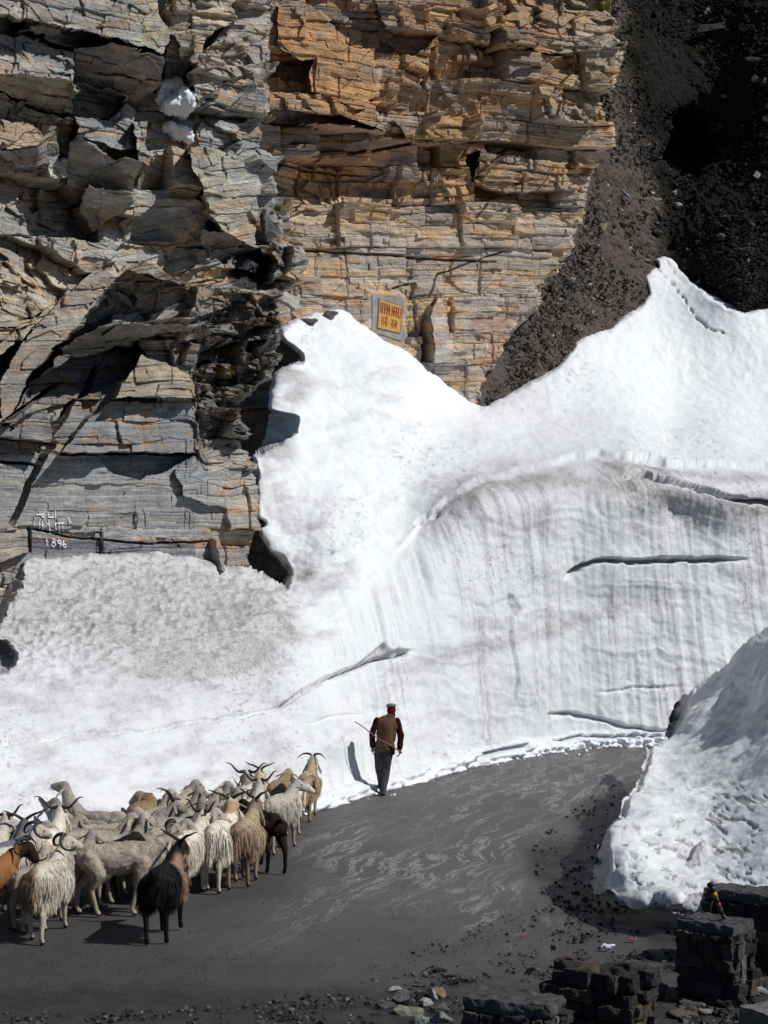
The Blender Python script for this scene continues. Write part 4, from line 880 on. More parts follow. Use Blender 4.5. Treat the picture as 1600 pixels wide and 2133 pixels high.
        if pal in ('white', 'cream', 'tan'):
            st_ = sstep(.62, .9, rng.rand(ns))*.55*sstep(.2, -.4, P0[:, 0]); cc = lerp3(cc, (.23, .145, .07), st_)
        mesh_np('long_hair', V, Fq, M_HAIR, root, {'col': np.clip(np.repeat(cc, 2*(S+1), 0), 0, 1)})
    if not goat:
        ns = 5200; cand = np.where((co[:, 2] > .30) & (hd < .8))[0]; pk = rng.choice(cand, ns); P0 = co[pk]; n0 = N[pk]+.7*(rng.rand(ns, 3)-.5)+np.array([-.35, 0, -.35]); n0 /= np.linalg.norm(n0, axis=1, keepdims=True)
        L = (.007+.012*rng.rand(ns)**2)[:, None]*(.4+.6*torso[pk])[:, None]; side = np.cross(n0, rng.rand(ns, 3)-.5); side = side/(np.linalg.norm(side, axis=1, keepdims=True)+1e-9)*.0042
        a = P0-N[pk]*.004; V = np.stack([a-side, a+side, a+n0*L+side*.3, a+n0*L-side*.3], 1).reshape(-1, 3); Fq = np.arange(ns*4).reshape(-1, 4)
        cc = C[pk]*(.75+.5*rng.rand(ns))[:, None]; mesh_np('fleece', V, Fq, M_HAIR, root, {'col': np.clip(np.repeat(cc, 4, 0), 0, 1)})
    return root

# patches of the individual coats (in the animal's own space)
def p_rump(c_, amt=1.0, x0=-.1, x1=-.35):
    return lambda co, C, he, R, nz: lerp3(C, c_, amt*sstep(x0, x1, co[:, 0]+.25*(nz-.5)))
def p_side(c_, amt=1.0): return lambda co, C, he, R, nz: lerp3(C, c_, amt*sstep(-.0, -.08, co[:, 1]+.12*(nz-.5))*sstep(.05, .2, co[:, 0]+.2*(nz-.5))*sstep(.36, .46, co[:, 2])*sstep(.10, .2, np.linalg.norm(co-he, axis=1)))
def p_spots(c_, lo=.56): return lambda co, C, he, R, nz: lerp3(C, c_, sstep(lo, lo+.06, fbm3(co, .3, 2, 55)))
def p_back(c_): return lambda co, C, he, R, nz: lerp3(C, c_, sstep(.05, .02, np.abs(co[:, 1]))*sstep(.7, .8, co[:, 2])*.8)
def p_neck(c_): return lambda co, C, he, R, nz: lerp3(C, c_, sstep(.18, .30, co[:, 0]+.15*(nz-.5))*sstep(.62, .72, co[:, 2]))

# x, y of the ground point (photo pixels), kind, palette, heading (0 = to the right, 90 = away), options, fixed?, label
HERD = [
 (98, 1950, 'goat', 'white', 84, dict(yaw=-14, npitch=55, hyaw=-40, hpitch=-8, horns=('curl', .9), hair=4200, tail='down', patch=lambda co, C, he, R, nz: lerp3(C, (.27, .175, .085), .9*sstep(-.05, .05, co[:, 1]+.2*(nz-.5))*sstep(.15, -.1, co[:, 0])*sstep(.25, .4, co[:, 2])), gait=(.10, -.14, -.08, .10)), 1.06, 1, 'white long-haired goat with brown hair on its rump, front left of the herd', 'white goat'),
 (246, 1907, 'sheep', 'sheep', 8, dict(yaw=6, npitch=18, hpitch=-28, tail='down', gait=(-.10, .12, .05, -.10), slim=.97), 1.08, 1, 'beige shorn sheep standing side-on between the white goat and the black goat', 'sheep'),
 (342, 1954, 'goat', 'black', 84, dict(yaw=-14, npitch=52, hyaw=-8, hpitch=-18, horns=('wide', .19), hair=3600, tail='up', patch=p_side((.33, .23, .165), .95), gait=(-.05, .06, .02, .14)), 1.05, 1, 'black long-haired goat with a tan flank and wide horns, nearest of the herd', 'black goat'),
 (-14, 1950, 'goat', 'brown', 78, dict(yaw=-35, npitch=30, hyaw=-45, hpitch=-40, horns=('curl', 1.), hair=0, gait=(.08, -.08, 0, 0), ears=1.25), 1.08, 1, 'orange-brown goat with a black face, cut off by the left edge', 'brown goat'),
 (8, 1906, 'goat', 'white', 66, dict(yaw=0, npitch=52, hyaw=-30, horns=('curl', 1.2), hair=2600), 1.04, 1, 'white goat with curled horns right behind the orange-brown goat', 'white goat'),
 (-26, 1880, 'goat', 'white', 85, dict(yaw=-5, npitch=60, horns=('wave', .20), hair=2200), 1.05, 0, 'white goat with spreading horns at the left edge behind the brown goat', 'white goat'),
 (56, 1886, 'goat', 'grey', 80, dict(yaw=10, npitch=46, hyaw=10, hpitch=-25, horns=('wide', .20), hair=2200, ears=1.2), 1.02, 1, 'dark grey goat with wide horns behind the front white goat', 'grey goat'),
 (92, 1866, 'goat', 'white', 84, dict(yaw=0, npitch=58, hpitch=-18, horns=('wave', .25), hair=2200, ears=1.2), 1.06, 1, 'white goat with long wavy black horns behind the dark grey goat', 'white goat'),
 (222, 1812, 'sheep', 'sheepg', 158, dict(yaw=0, npitch=60, nlen=1.45, hyaw=8, hpitch=14, slim=.95, horns=None), 1.06, 1, 'grey sheep stretching its head up high to the left against the snow', 'sheep'),
 (186, 1826, 'sheep', 'sheepg', 150, dict(yaw=0, npitch=52, nlen=1.2, hyaw=5, hpitch=-5, slim=.93), .98, 1, 'smaller grey sheep looking left, just in front of the one with the raised head', 'sheep'),
 (312, 1780, 'sheep', 'sheept', 78, dict(yaw=50, npitch=22, hyaw=40, hpitch=-25, slim=1.08, tail='none'), 1.04, 1, 'fluffy tan-brown sheep seen from behind at the back row by the snow', 'sheep'),
 (352, 1772, 'sheep', 'sheep', 68, dict(yaw=-10, npitch=20, tail='none'), 1.0, 0, 'beige sheep just right of the fluffy tan-brown sheep', 'sheep'),
 (398, 1764, 'sheep', 'sheepg', 60, dict(yaw=-15, npitch=30, tail='none', slim=1.05), 1.0, 0, 'round grey sheep in the back row between the beige sheep and the brown-backed one', 'sheep'),
 (432, 1758, 'goat', 'white', 75, dict(yaw=-20, npitch=35, hyaw=-20, hair=900), .95, 0, 'hornless pale goat in the back row next to the round grey sheep', 'white goat'),
 (470, 1750, 'sheep', 'sheep', 70, dict(yaw=-20, npitch=18, slim=1.12, tail='none'), 1.02, 0, 'broad-backed sheep at the snow side left of the two horned white goats', 'sheep'),
 (50, 1856, 'sheep', 'sheepg', 20, dict(yaw=0, npitch=12, tail='none'), .98, 0, 'grey sheep by the snow at far left with only its back showing', 'sheep'),
 (105, 1842, 'sheep', 'sheep', 25, dict(yaw=10, npitch=16), .95, 0, 'low beige sheep behind the goat with the wavy horns', 'sheep'),
 (165, 1850, 'sheep', 'sheepg', 15, dict(yaw=0, npitch=20), .97, 0, 'grey sheep between the wavy-horned goat and the head-up sheep', 'sheep'),
 (255, 1822, 'sheep', 'sheepg', 35, dict(yaw=-10, npitch=25, slim=1.02, horns=('back', .12)), .98, 0, 'grey sheep with thin black horns right of the head-up sheep', 'sheep'),
 (215, 1858, 'sheep', 'sheep', 12, dict(yaw=15, npitch=32, hyaw=-20), .98, 0, 'beige sheep directly behind the low black goat', 'sheep'),
 (188, 1882, 'goat', 'black', 18, dict(yaw=5, npitch=28, hpitch=-20, tail='none', hair=900), .95, 1, 'low black goat whose back shows among the beige sheep', 'black goat'),
 (298, 1846, 'sheep', 'sheep', 8, dict(yaw=10, npitch=30, hpitch=-28), 1.0, 0, 'beige sheep heading right in the middle of the herd', 'sheep'),
 (292, 1812, 'goat', 'black', 30, dict(yaw=0, npitch=10, tail='none', hair=500), .92, 0, 'small black goat half hidden below the fluffy tan-brown sheep', 'black goat'),
 (370, 1832, 'sheep', 'sheepg', 70, dict(yaw=0, npitch=45, hpitch=-15, tail='none'), 1.0, 0, 'grey sheep seen from behind in the middle with a dark-topped rump', 'sheep'),
 (285, 1878, 'sheep', 'sheep', 15, dict(yaw=10, npitch=25, hyaw=-15, hpitch=-35, horns=('curl', .6)), 1.0, 0, 'sheep with small curled horns just behind the side-on sheep', 'sheep'),
 (362, 1852, 'sheep', 'sheepl', 24, dict(yaw=0, npitch=52, hyaw=-10, hpitch=-22), 1.04, 0, 'pale-faced sheep looking right, behind the black goat', 'sheep'),
 (330, 1862, 'sheep', 'sheepl', 20, dict(yaw=0, npitch=24, hyaw=-25, hpitch=-25), .98, 0, 'light shorn sheep left of the pale-faced sheep', 'sheep'),
 (400, 1868, 'goat', 'white', 78, dict(yaw=-8, npitch=52, hyaw=-10, hpitch=-18, horns=('wave', .19), hair=3600), 1.06, 1, 'shaggy white goat with upswept horns behind the pale-faced sheep', 'white goat'),
 (446, 1850, 'goat', 'white', 80, dict(yaw=5, npitch=58, hyaw=15, hpitch=-20, horns=('wide', .21), hair=3600, ears=1.3, patch=p_spots((.40, .28, .15), .6)), 1.10, 1, 'white goat with drooping ears and tan patches beside the tan goat', 'white goat'),
 (494, 1840, 'goat', 'tan', 82, dict(yaw=-5, npitch=48, hyaw=-10, hpitch=-22, horns=('wide', .16), hair=4200, patch=p_rump((.22, .15, .10), .6), gait=(-.12, .10, .06, -.04)), 1.08, 1, 'shaggy tan goat with brown head seen from behind at the road side', 'tan goat'),
 (552, 1812, 'goat', 'bbrown', 118, dict(yaw=15, npitch=25, hpitch=-20, hair=0, tail='out', gait=(.06, -.10, .0, .05)), 1.02, 1, 'smooth black-brown goat with its tail sticking out to the right', 'black goat'),
 (566, 1772, 'goat', 'blackw', 70, dict(yaw=-12, npitch=42, hyaw=-30, hpitch=-15, hair=2200, ears=1.2, patch=p_neck((.50, .47, .42))), 1.02, 1, 'white goat with black head and drooping ears at the road side', 'white goat'),
 (504, 1783, 'goat', 'white', 82, dict(yaw=0, npitch=60, hpitch=-15, horns=('wave', .22), hair=1800, ears=1.2), 1.05, 0, 'white goat with level horns behind the shaggy tan goat', 'white goat'),
 (500, 1762, 'goat', 'white', 88, dict(yaw=0, npitch=64, hpitch=-12, horns=('wave', .24), hair=1500, patch=p_spots((.25, .22, .2), .58), ears=1.2), 1.06, 0, 'spotted white goat with tall upturned horns in front of the cream goat', 'white goat'),
 (538, 1746, 'goat', 'black', 60, dict(yaw=0, npitch=30, hair=700, tail='none'), .95, 0, 'black goat squeezed between the spotted goat and the lead goats', 'black goat'),
 (534, 1733, 'goat', 'cream', 84, dict(yaw=0, npitch=58, hyaw=-8, hpitch=-12, horns=('wide', .20), hair=1800, ears=1.2), 1.06, 1, 'cream goat with dark level horns and hanging ears near the snow', 'cream goat'),
 (584, 1722, 'sheep', 'sheept', 80, dict(yaw=-10, npitch=12, slim=1.05, tail='none', patch=p_back((.36, .30, .22))), 1.04, 1, 'tan woolly sheep just left of the lead goat', 'sheep'),
 (602, 1716, 'goat', 'tan', 74, dict(yaw=-10, npitch=20, hair=1500, tail='down'), .96, 0, 'short brown-haired goat pressed against the lead goat', 'tan goat'),
 (637, 1704, 'goat', 'cream', 84, dict(yaw=-6, npitch=66, hyaw=-4, hpitch=-10, horns=('down', .20), hair=3600, ears=1.1, gait=(.08, -.1, .1, -.05), patch=p_rump((.36, .26, .14), .5)), 1.08, 1, 'tall cream goat with horns swept out to both sides, leading the herd', 'cream goat'),
 (592, 1745, 'goat', 'white', 60, dict(yaw=-20, npitch=30, hyaw=-20, hair=1200, ears=1.2), .95, 0, 'small pale goat with one white ear out, behind the lead goats', 'white goat'),
 (440, 1800, 'sheep', 'sheepl', 65, dict(yaw=-10, npitch=30), 1.0, 0, 'light sheep behind the white goat with the dark cheek', 'sheep'),
 (410, 1802, 'sheep', 'sheepg', 50, dict(yaw=0, npitch=40, hyaw=-10), 1.0, 0, 'grey sheep with raised neck in the middle right of the herd', 'sheep'),
 (330, 1815, 'sheep', 'sheepg', 25, dict(yaw=0, npitch=25), .98, 0, 'grey sheep below the fluffy tan-brown sheep, beside the small black goat', 'sheep'),
 (470, 1795, 'sheep', 'sheep', 70, dict(yaw=0, npitch=35), .98, 0, 'beige sheep hidden up to its back behind the shaggy tan goat', 'sheep'),
 (150, 1905, 'sheep', 'sheepg', 70, dict(yaw=0, npitch=30, tail='down'), .95, 0, 'grey sheep between the front white goat and the side-on sheep', 'sheep'),
 (30, 1928, 'sheep', 'sheepl', 80, dict(yaw=0, npitch=20), .90, 0, 'pale sheep squeezed between the orange-brown goat and the front white goat', 'sheep'),
 (20, 1862, 'sheep', 'sheepl', 60, dict(yaw=0, npitch=30), .95, 0, 'pale sheep at the left edge between the horned white goats', 'sheep'),
 (200, 1842, 'sheep', 'sheepl', 30, dict(yaw=-20, npitch=28, hyaw=-20), .97, 0, 'pale sheep below the smaller left-looking sheep', 'sheep'),
 (258, 1864, 'sheep', 'sheepl', 40, dict(yaw=10, npitch=40), .98, 0, 'pale sheep with raised head right of the low black goat', 'sheep'),
 (345, 1795, 'sheep', 'sheepl', 70, dict(yaw=-20, npitch=40, hyaw=-20), .95, 0, 'pale small-headed sheep in the back half below the beige back-row sheep', 'sheep'),
 (455, 1775, 'sheep', 'sheepg', 75, dict(yaw=-10, npitch=38), .96, 0, 'grey sheep below the broad-backed sheep, left of the horned white goats', 'sheep'),
 (420, 1825, 'sheep', 'sheepl', 60, dict(yaw=10, npitch=44, hyaw=20), .98, 0, 'pale sheep behind the shaggy white goat with upswept horns', 'sheep'),
 (130, 1872, 'goat', 'cream', 40, dict(yaw=-10, npitch=30, hyaw=-10, hair=700), .9, 0, 'hornless cream goat beside the wavy-horned goat', 'cream goat'),
]
def settle():
    """push overlapping animals apart on the road; the ones seen whole stay put"""
    P = np.array([list(GP(h[0], h[1]))[:2] for h in HERD]); A = np.radians([h[4] for h in HERD]); D = np.stack([np.cos(A), np.sin(A)], 1)
    w = np.array([.12 if h[7] else 1. for h in HERD]); S = (-.30, -.1, .1, .30)
    for it in range(160):
        mv = np.zeros_like(P)
        for i in range(len(P)):
            for j in range(i+1, len(P)):
                if abs(P[i]-P[j]).max() > 1.2: continue
                best = None
                for a in S:
                    for b in S:
                        v = P[i]+D[i]*a-P[j]-D[j]*b; r = math.hypot(*v)
                        if best is None or r < best[0]: best = (r, v)
                if best[0] < .27:
                    u = best[1]/(best[0]+1e-6); k = (.27-best[0])*.35; s = w[i]+w[j]; mv[i] += u*k*w[i]/s; mv[j] -= u*k*w[j]/s
        P += np.clip(mv, -.05, .05)
    return P
HP = settle()
for (h, (hx, hy)), i in zip(zip(HERD, HP), range(99)):
    # keep off the snow foot
    px_ = 800+F_PX*hx/hy; lim = db(px_)-.62
    if hy > lim: hy = lim
    r = make_animal(h[2], h[3], seed=i, rootname=h[2], **h[5])
    r.location = (hx, hy, .005); r.rotation_euler = (0, 0, math.radians(h[4])); s = h[6]*(.90 if h[1] < 1755 else 1.0); r.scale = (s, s, s)
    tag(r, h[8], h[9], 'flock of sheep and goats walking up the road')

# ---------------------------------------------------------------- the herdsman
def cloth_mat(name, c, sc=90): 
    t = NT(name); v = t.objp(); n = t.noise(v, 7, 4, .6); t.color(t.mix(1.0, t.ramp(n, [(.3, tuple(x*.75 for x in c)), (.7, tuple(x*1.25 for x in c))]), t.ramp(t.noise(v, sc, 3), [(.3, .8), (.7, 1.15)]), 'MULTIPLY')).rough(.95)
    t.bump(t.math('ADD', t.noise(v, 14, 4, .6, .5), t.math('MULTIPLY', t.noise(v, sc, 3), .3)), .02, .8); t.b.inputs['Specular IOR Level'].default_value = .1
    return t.m
M_SKIN = vary('skin', (.27, .14, .085), .15, 20, .6, .001, 200); M_VEST = cloth_mat('vest', (.115, .072, .042)); M_KNIT = cloth_mat('maroon_knit', (.028, .007, .007)); M_TROU = cloth_mat('trousers', (.060, .052, .062))
M_CAP = cloth_mat('cap', (.16, .20, .205)); M_SCARF = cloth_mat('red_scarf', (.085, .006, .010)); M_SHOE = vary('shoe', (.03, .027, .027), .3, 20, .6); M_STICK = vary('stick_wood', (.20, .10, .045), .3, 12, .7)
def folds(co, q, amp, sc, seed, zr=(.4, 1., 1.)):
    N = vnorm(co, q); p = co*np.array([1, 1, .55]); return co+N*((fbm3(p, sc, 3, seed)-.5)*amp)[:, None]
man = bpy.data.objects.new('person', None); COL.objects.link(man)
SH = dict(hip=(.03, 0, .90), ch=(.09, .03, 1.30), neck=(.135, .05, 1.47), head=(.165, .08, 1.585))
LARM = [(-.105, .02, 1.385, .052), (-.195, -.01, 1.13, .043), (-.185, -.03, .905, .030)]; RARM = [(.275, .02, 1.375, .052), (.335, -.01, 1.115, .043), (.325, -.03, .875, .030)]
LLEG = [(-.06, 0, .87, .085), (-.055, .05, .50, .058), (-.005, .16, .09, .040)]; RLEG = [(.115, 0, .87, .085), (.075, .03, .48, .058), (.015, -.12, .10, .040)]
b = Blob()
b.chain([(*SH['hip'], .115), (.06, .01, 1.10, .115), (*SH['ch'], .125)]); b.cap((-.06, .02, 1.38), .06, (.24, .02, 1.37), .06); b.chain([(.12, .03, 1.38, .065), (*SH['neck'], .052), (.155, .06, 1.54, .055)])
hx, hy, hz = SH['head']
b.ell((hx, hy, hz+.015), (.073, .092, .098)); b.cap((hx, hy+.05, hz-.03), .052, (hx, hy+.055, hz-.075), .034); b.cap((hx, hy+.088, hz+.005), .010, (hx, hy+.108, hz-.025), .015)
for s in (1, -1):
    b.ell((hx+s*.074, hy-.005, hz-.01), (.010, .020, .032)); b.ell((hx+s*.03, hy+.080, hz+.012), (.012, .008, .008)); b.cap((hx+s*.018, hy+.086, hz+.028), .008, (hx+s*.045, hy+.076, hz+.028), .008)
b.cap((hx-.018, hy+.093, hz-.050), .006, (hx+.018, hy+.093, hz-.050), .006)
for A_, s in ((LARM, -1), (RARM, 1)):
    b.chain(A_)
    wx, wy, wz = A_[-1][:3]; b.cap((wx, wy, wz-.02), .026, (wx+.002*s, wy+.012, wz-.075), .034); b.ell((wx, wy+.01, wz-.06), (.018, .040, .045))
    for k, (oy, L) in enumerate(((.038, .070), (.015, .080), (-.008, .074), (-.028, .058))):
        p0 = np.array([wx, wy+oy*.9+.008, wz-.095]); cur = .012 if s < 0 else .024
        p1 = p0+np.array([-s*.006, 0, -L*.42]); p2 = p1+np.array([-s*cur, .004, -L*.28]); p3 = p2+np.array([-s*cur, 0, -L*.10 if s > 0 else -L*.2])
        b.chain([(*p0, .0105), (*p1, .0095), (*p2, .0085), (*p3, .0075)])
    b.chain([(wx-s*.008, wy+.036, wz-.045, .012), (wx-s*.014, wy+.062, wz-.075, .010), (wx-s*.016, wy+.066, wz-.10, .008)])
for A_ in (LLEG, RLEG): b.chain(A_); fx, fy, fz = A_[-1][:3]; b.cap((fx, fy-.02, .05), .032, (fx+.01, fy+.14, .035), .026)
co, q = b.build(.0065, 2); mesh_np('body', co, q, M_SKIN, man)
b = Blob(); b.chain([(.03, 0, .92, .16), (.05, 0, 1.08, .16), (.09, .01, 1.26, .165)]); b.ell((.095, .01, 1.28), (.222, .125, .17)); b.cap((-.06, .01, 1.37), .066, (.245, .01, 1.36), .066); b.cap((-.03, .01, 1.40), .05, (.125, .03, 1.455), .06); b.cap((.225, .01, 1.39), .05, (.145, .03, 1.455), .06)
b.ell((.075, .01, 1.14), (.195, .125, .26)); b.ell((.035, 0, .93), (.195, .145, .13)); b.ell((.035, 0, .86), (.200, .150, .09)); b.cap((.13, .02, 1.40), .07, (.14, .03, 1.47), .064)
co, q = b.build(.009, 2); co[:, 2] = np.where(co[:, 2] < .80, .80+.02*np.sin(co[:, 0]*30), co[:, 2]); co = folds(co, q, .045, .16, 3); mesh_np('vest', co, q, M_VEST, man)
for A_, nm in ((LARM, 'sleeve'), (RARM, 'sleeve')):
    b = Blob(); b.chain([(A_[0][0], A_[0][1]+.0, A_[0][2]-.004, .064), (A_[1][0], A_[1][1], A_[1][2], .062), (A_[2][0], A_[2][1], A_[2][2]+.015, .052)]); co, q = b.build(.008, 2); co = folds(co, q, .045, .10, 5); mesh_np(nm, co, q, M_KNIT, man)
b = Blob(); b.ell((.03, 0, .86), (.155, .125, .12))
for A_ in (LLEG, RLEG): b.chain([(A_[0][0], A_[0][1], A_[0][2], .105), (A_[1][0], A_[1][1], A_[1][2], .082), (A_[2][0], A_[2][1], A_[2][2], .066)])
b.cap((.10, 0, .80), .08, (.12, -.01, .78), .07)
co, q = b.build(.009, 2); co = folds(co, q, .05, .13, 8); mesh_np('trousers', co, q, M_TROU, man)
b = Blob(); b.chain([(.16, -.05, .87, .085), (.20, -.04, .78, .035)]); co, q = b.build(.009, 2); mesh_np('jumper_hem', co, q, M_KNIT, man)
b = Blob(); b.ell((hx, hy-.012, hz-.005), (.086, .092, .100)); b.chain([(hx, hy-.04, hz-.03, .070), (hx-.005, hy-.045, hz-.10, .062)]); b.cap((hx+.05, hy-.03, hz-.08), .028, (hx+.06, hy-.035, hz-.125), .014)
co, q = b.build(.008, 2); co = folds(co, q, .02, .05, 9); mesh_np('scarf', co, q, M_SCARF, man)
b = Blob(); b.ell((hx+.0, hy-.005, hz+.082), (.099, .108, .036)); b.ell((hx-.004, hy+.02, hz+.062), (.094, .112, .022)); b.cap((hx-.02, hy+.09, hz+.055), .016, (hx-.045, hy+.135, hz+.035), .012); b.cap((hx+.02, hy+.09, hz+.055), .016, (hx-.01, hy+.145, hz+.035), .012); b.cap((hx-.075, hy+.05, hz+.05), .014, (hx-.09, hy+.09, hz+.035), .01)
co, q = b.build(.008, 1); mesh_np('flat_cap', co, q, M_CAP, man)
for A_ in (LLEG, RLEG):
    fx, fy, fz = A_[-1][:3]; b = Blob(); b.cap((fx, fy-.04, .045), .043, (fx+.012, fy+.14, .036), .038); b.cap((fx, fy-.03, .06), .042, (fx, fy-.01, .10), .046); co, q = b.build(.009, 1); co[:, 2] = np.maximum(co[:, 2], .002); mesh_np('shoe', co, q, M_SHOE, man)
mp = GP(797, 1656); man.location = (mp.x, mp.y, .005); tag(man, 'person in grey flat cap and brown vest walking away with a stick behind the back', 'person')
st0 = np.array([.36, -.055, .79]); st1 = np.array([-.52, -.10, 1.375]); V, T = tube([st0+(st1-st0)*t+np.array([0, -.085*math.sin(math.pi*min(1, t*1.15)), .012*math.sin(t*9)]) for t in np.linspace(0, 1, 14)], np.linspace(.014, .009, 14))
stick = mesh_np('walking_stick', V+np.array([mp.x, mp.y, 0]), T, M_STICK); tag(stick, 'thin wooden stick the walking person holds slantwise behind the back', 'stick')

# ================================================================ ROCKS, PARAPETS, SIGN, SMALL THINGS
def hull_np(seed, n=13, sc=(1, .8, .55), box=0.5):
    rng = np.random.RandomState(seed); p = rng.normal(size=(n, 3)); p /= np.linalg.norm(p, axis=1, keepdims=True); p = np.sign(p)*np.abs(p)**box*(.75+.35*rng.rand(n, 1))
    p *= np.array(sc)*.5; bm = bmesh.new(); [bm.verts.new(x) for x in p]; r = bmesh.ops.convex_hull(bm, input=bm.verts)
    bmesh.ops.delete(bm, geom=[g_ for g_ in r['geom_interior'] if isinstance(g_, bmesh.types.BMVert)], context='VERTS')
    bmesh.ops.triangulate(bm, faces=bm.faces); bm.verts.index_update(); V = np.array([v.co[:] for v in bm.verts]); F = np.array([[v.index for v in f.verts] for f in bm.faces]); bm.free(); return V, F
HULLS = [hull_np(s, 11, (1, .7+.3*(s % 3)/2, .35+.3*((s*7) % 5)/5)) for s in range(14)]
def scatter(name, P, S, cols, mat, seed, flat=None):
    """many small stones merged into one object"""
    rng = np.random.RandomState(seed); Vs = []; Fs = []; Cs = []; o = 0
    for p, s, c in zip(P, S, cols):
        V, F = HULLS[rng.randint(len(HULLS))]
        R = rotz(rng.rand()*6.28) @ rotx(rng.normal()*.35) @ roty(rng.normal()*.35); W = (V*s) @ R.T+p
        Vs.append(W); Fs.append(F+o); Cs.append(np.tile(c, (len(W), 1))); o += len(W)
    return mesh_np(name, np.vstack(Vs), np.vstack(Fs), mat, None, {'col': np.vstack(Cs)}, smooth=False)
_t = NT('stone'); _c = _t.attr('col', False); _v = _t.pos()
_t.color(_t.mix(1.0, _c, _t.ramp(_t.noise(_v, 12, 7, .7), [(.3, .6), (.7, 1.35)]), 'MULTIPLY')).rough(.85).bump(_t.noise(_v, 25, 6, .7), .03, .9); _t.b.inputs['Specular IOR Level'].default_value = .2
M_STONE = _t.m
def rock(name, pos, size, col, seed, label, cat='rock', rot=(0, 0, 0), voxel=None, n=13, group=None, box=.5, rough=.05, sink=0.0):
    V, F = hull_np(seed, n, size, box); V = V @ (rotz(rot[2]) @ rotx(rot[0]) @ roty(rot[1])).T
    b = Blob(); b.add(V, F); v = voxel or max(size)/34
    co, q = b.build(v, 1); N = vnorm(co, q); mx = max(size); co = co+N*((fbm3(co+seed, mx*.22, 4, seed)-.5)*mx*rough*2)[:, None]
    lam = fbm3(co*np.array([.25, .25, 3.])+seed, mx*.2, 3, seed+5); C = np.array(col)*(.65+.7*lam)[:, None]
    zmin = co[:, 2].min(); co[:, 2] -= zmin+sink*size[2]
    o = mesh_np(name, co, q, M_STONE, None, {'col': C}, smooth=False); o.location = pos; return tag(o, label, cat, group)

# ---- loose stones over the scree
rng = np.random.RandomState(5)
def scree_pt(px, py):
    D = scree_depth(px, py); W = PV(px, py, D); return W
def on_scree(n, x0, x1, y0, y1):
    px = rng.uniform(x0, x1, n); py = rng.uniform(y0, y1, n); return px, py
px, py = on_scree(24000, 960, 1700, -60, 850); keep = (sdpoly(px, py, OUT) < 4) & ((sdpoly(px, py, FAR_OUT) < 0) | (py > 740)); px, py = px[keep], py[keep]
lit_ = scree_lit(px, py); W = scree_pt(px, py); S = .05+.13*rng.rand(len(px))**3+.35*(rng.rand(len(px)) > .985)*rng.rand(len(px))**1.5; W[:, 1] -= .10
br = .35+.9*rng.rand(len(px))**2; base_ = np.where(lit_[:, None] > .5, np.array([[.155, .145, .138]]), np.array([[.040, .038, .036]])); cols = base_*br[:, None]  # stones on the shaded part get a darker base, shade in their colour
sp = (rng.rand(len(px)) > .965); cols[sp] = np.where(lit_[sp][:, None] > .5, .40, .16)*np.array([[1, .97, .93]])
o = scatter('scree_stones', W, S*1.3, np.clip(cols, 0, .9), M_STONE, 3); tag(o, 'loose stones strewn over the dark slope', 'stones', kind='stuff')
b_scree = bvh_of(scree); b_near = bvh_of(near); b_far = bvh_of(far); b_snow = bvh_of(snow)
def on(b, px, py, up=0):
    r = hit_px(b if isinstance(b, list) else [b], px, py)
    return (Vector(PV(px, py, 50.)) if r is None else r[0])+Vector((0, 0, up))
SR = [(1297, 412, (.95, .30, .14), (.17, .18, .20), (0.2, .62, .1), 'long grey slab lying slantwise on the scree beside the cliff'),
      (1256, 476, (.28, .25, .34), (.36, .32, .24), (0, 0, .3), 'pale tan pointed stone on the scree beside the cliff edge'),
      (1290, 442, (.35, .2, .12), (.18, .18, .19), (0, .5, 0), 'small grey flake below the long grey slab'),
      (1347, 446, (.5, .3, .16), (.13, .14, .15), (.2, .3, 0), 'dark grey flat stone right of the long grey slab'),
      (1336, 418, (.4, .25, .16), (.14, .14, .15), (.1, .2, 0), 'grey stone above the dark flat one on the scree'),
      (1404, 405, (.28, .22, .2), (.42, .40, .36), (0, -.3, 0), 'small bright stone at the edge of the black hollow'),
      (1412, 430, (.3, .3, .35), (.38, .36, .32), (0, 0, 0), 'light upright stone below the black hollow'),
      (1370, 487, (.55, .3, .22), (.10, .095, .09), (.2, .5, 0), 'dark leaning stone above the tip of the snow tongue'),
      (1348, 548, (.35, .25, .2), (.22, .20, .18), (0, .4, 0), 'brown stone at the left side of the snow tongue tip'),
      (1297, 285, (.6, .3, .16), (.22, .21, .20), (0, .05, 0), 'flat grey stone by the cliff edge above the scree'),
      (1485, 62, (1.5, .7, .5), (.050, .045, .040), (.1, -.12, 0), 'large dark slab high on the shaded slope'),
      (1472, 26, (.30, .18, .5), (.20, .20, .20), (0, .5, 0), 'small pale splinter above the large dark slab'),
      (1568, 130, (1.1, .5, .30), (.060, .058, .055), (0, .08, 0), 'long pale-edged rock at the right edge of the shaded slope'),
      (1570, 170, (.55, .4, .3), (.075, .075, .072), (0, .2, 0), 'blocky rock below the long pale-edged rock'),
      (1592, 176, (.4, .4, .35), (.10, .10, .095), (0, .3, .4), 'pale rock at the right frame edge of the shaded slope'),
      (1500, 268, (.45, .3, .3), (.045, .045, .045), (0, .2, .4), 'dim grey block right of the black hollow'),
      (1557, 530, (.5, .35, .55), (.075, .08, .088), (0, 0, .2), 'blue-grey boulder on the dark slope above the snow'),
      (1576, 370, (.3, .2, .3), (.22, .22, .21), (0, .6, 0), 'small white stone high on the dark slope'),
      (1535, 484, (.4, .2, .1), (.12, .12, .12), (0, 0, 0), 'thin pale stone above the blue-grey boulder')]
for i, (x, y, sz, c, rt, lb) in enumerate(SR):
    p = on(b_scree, x, y); p.y -= .15; rock('rock', p-Vector((0, 0, sz[2]*.4)), sz, c, 40+i, lb, rot=rt)
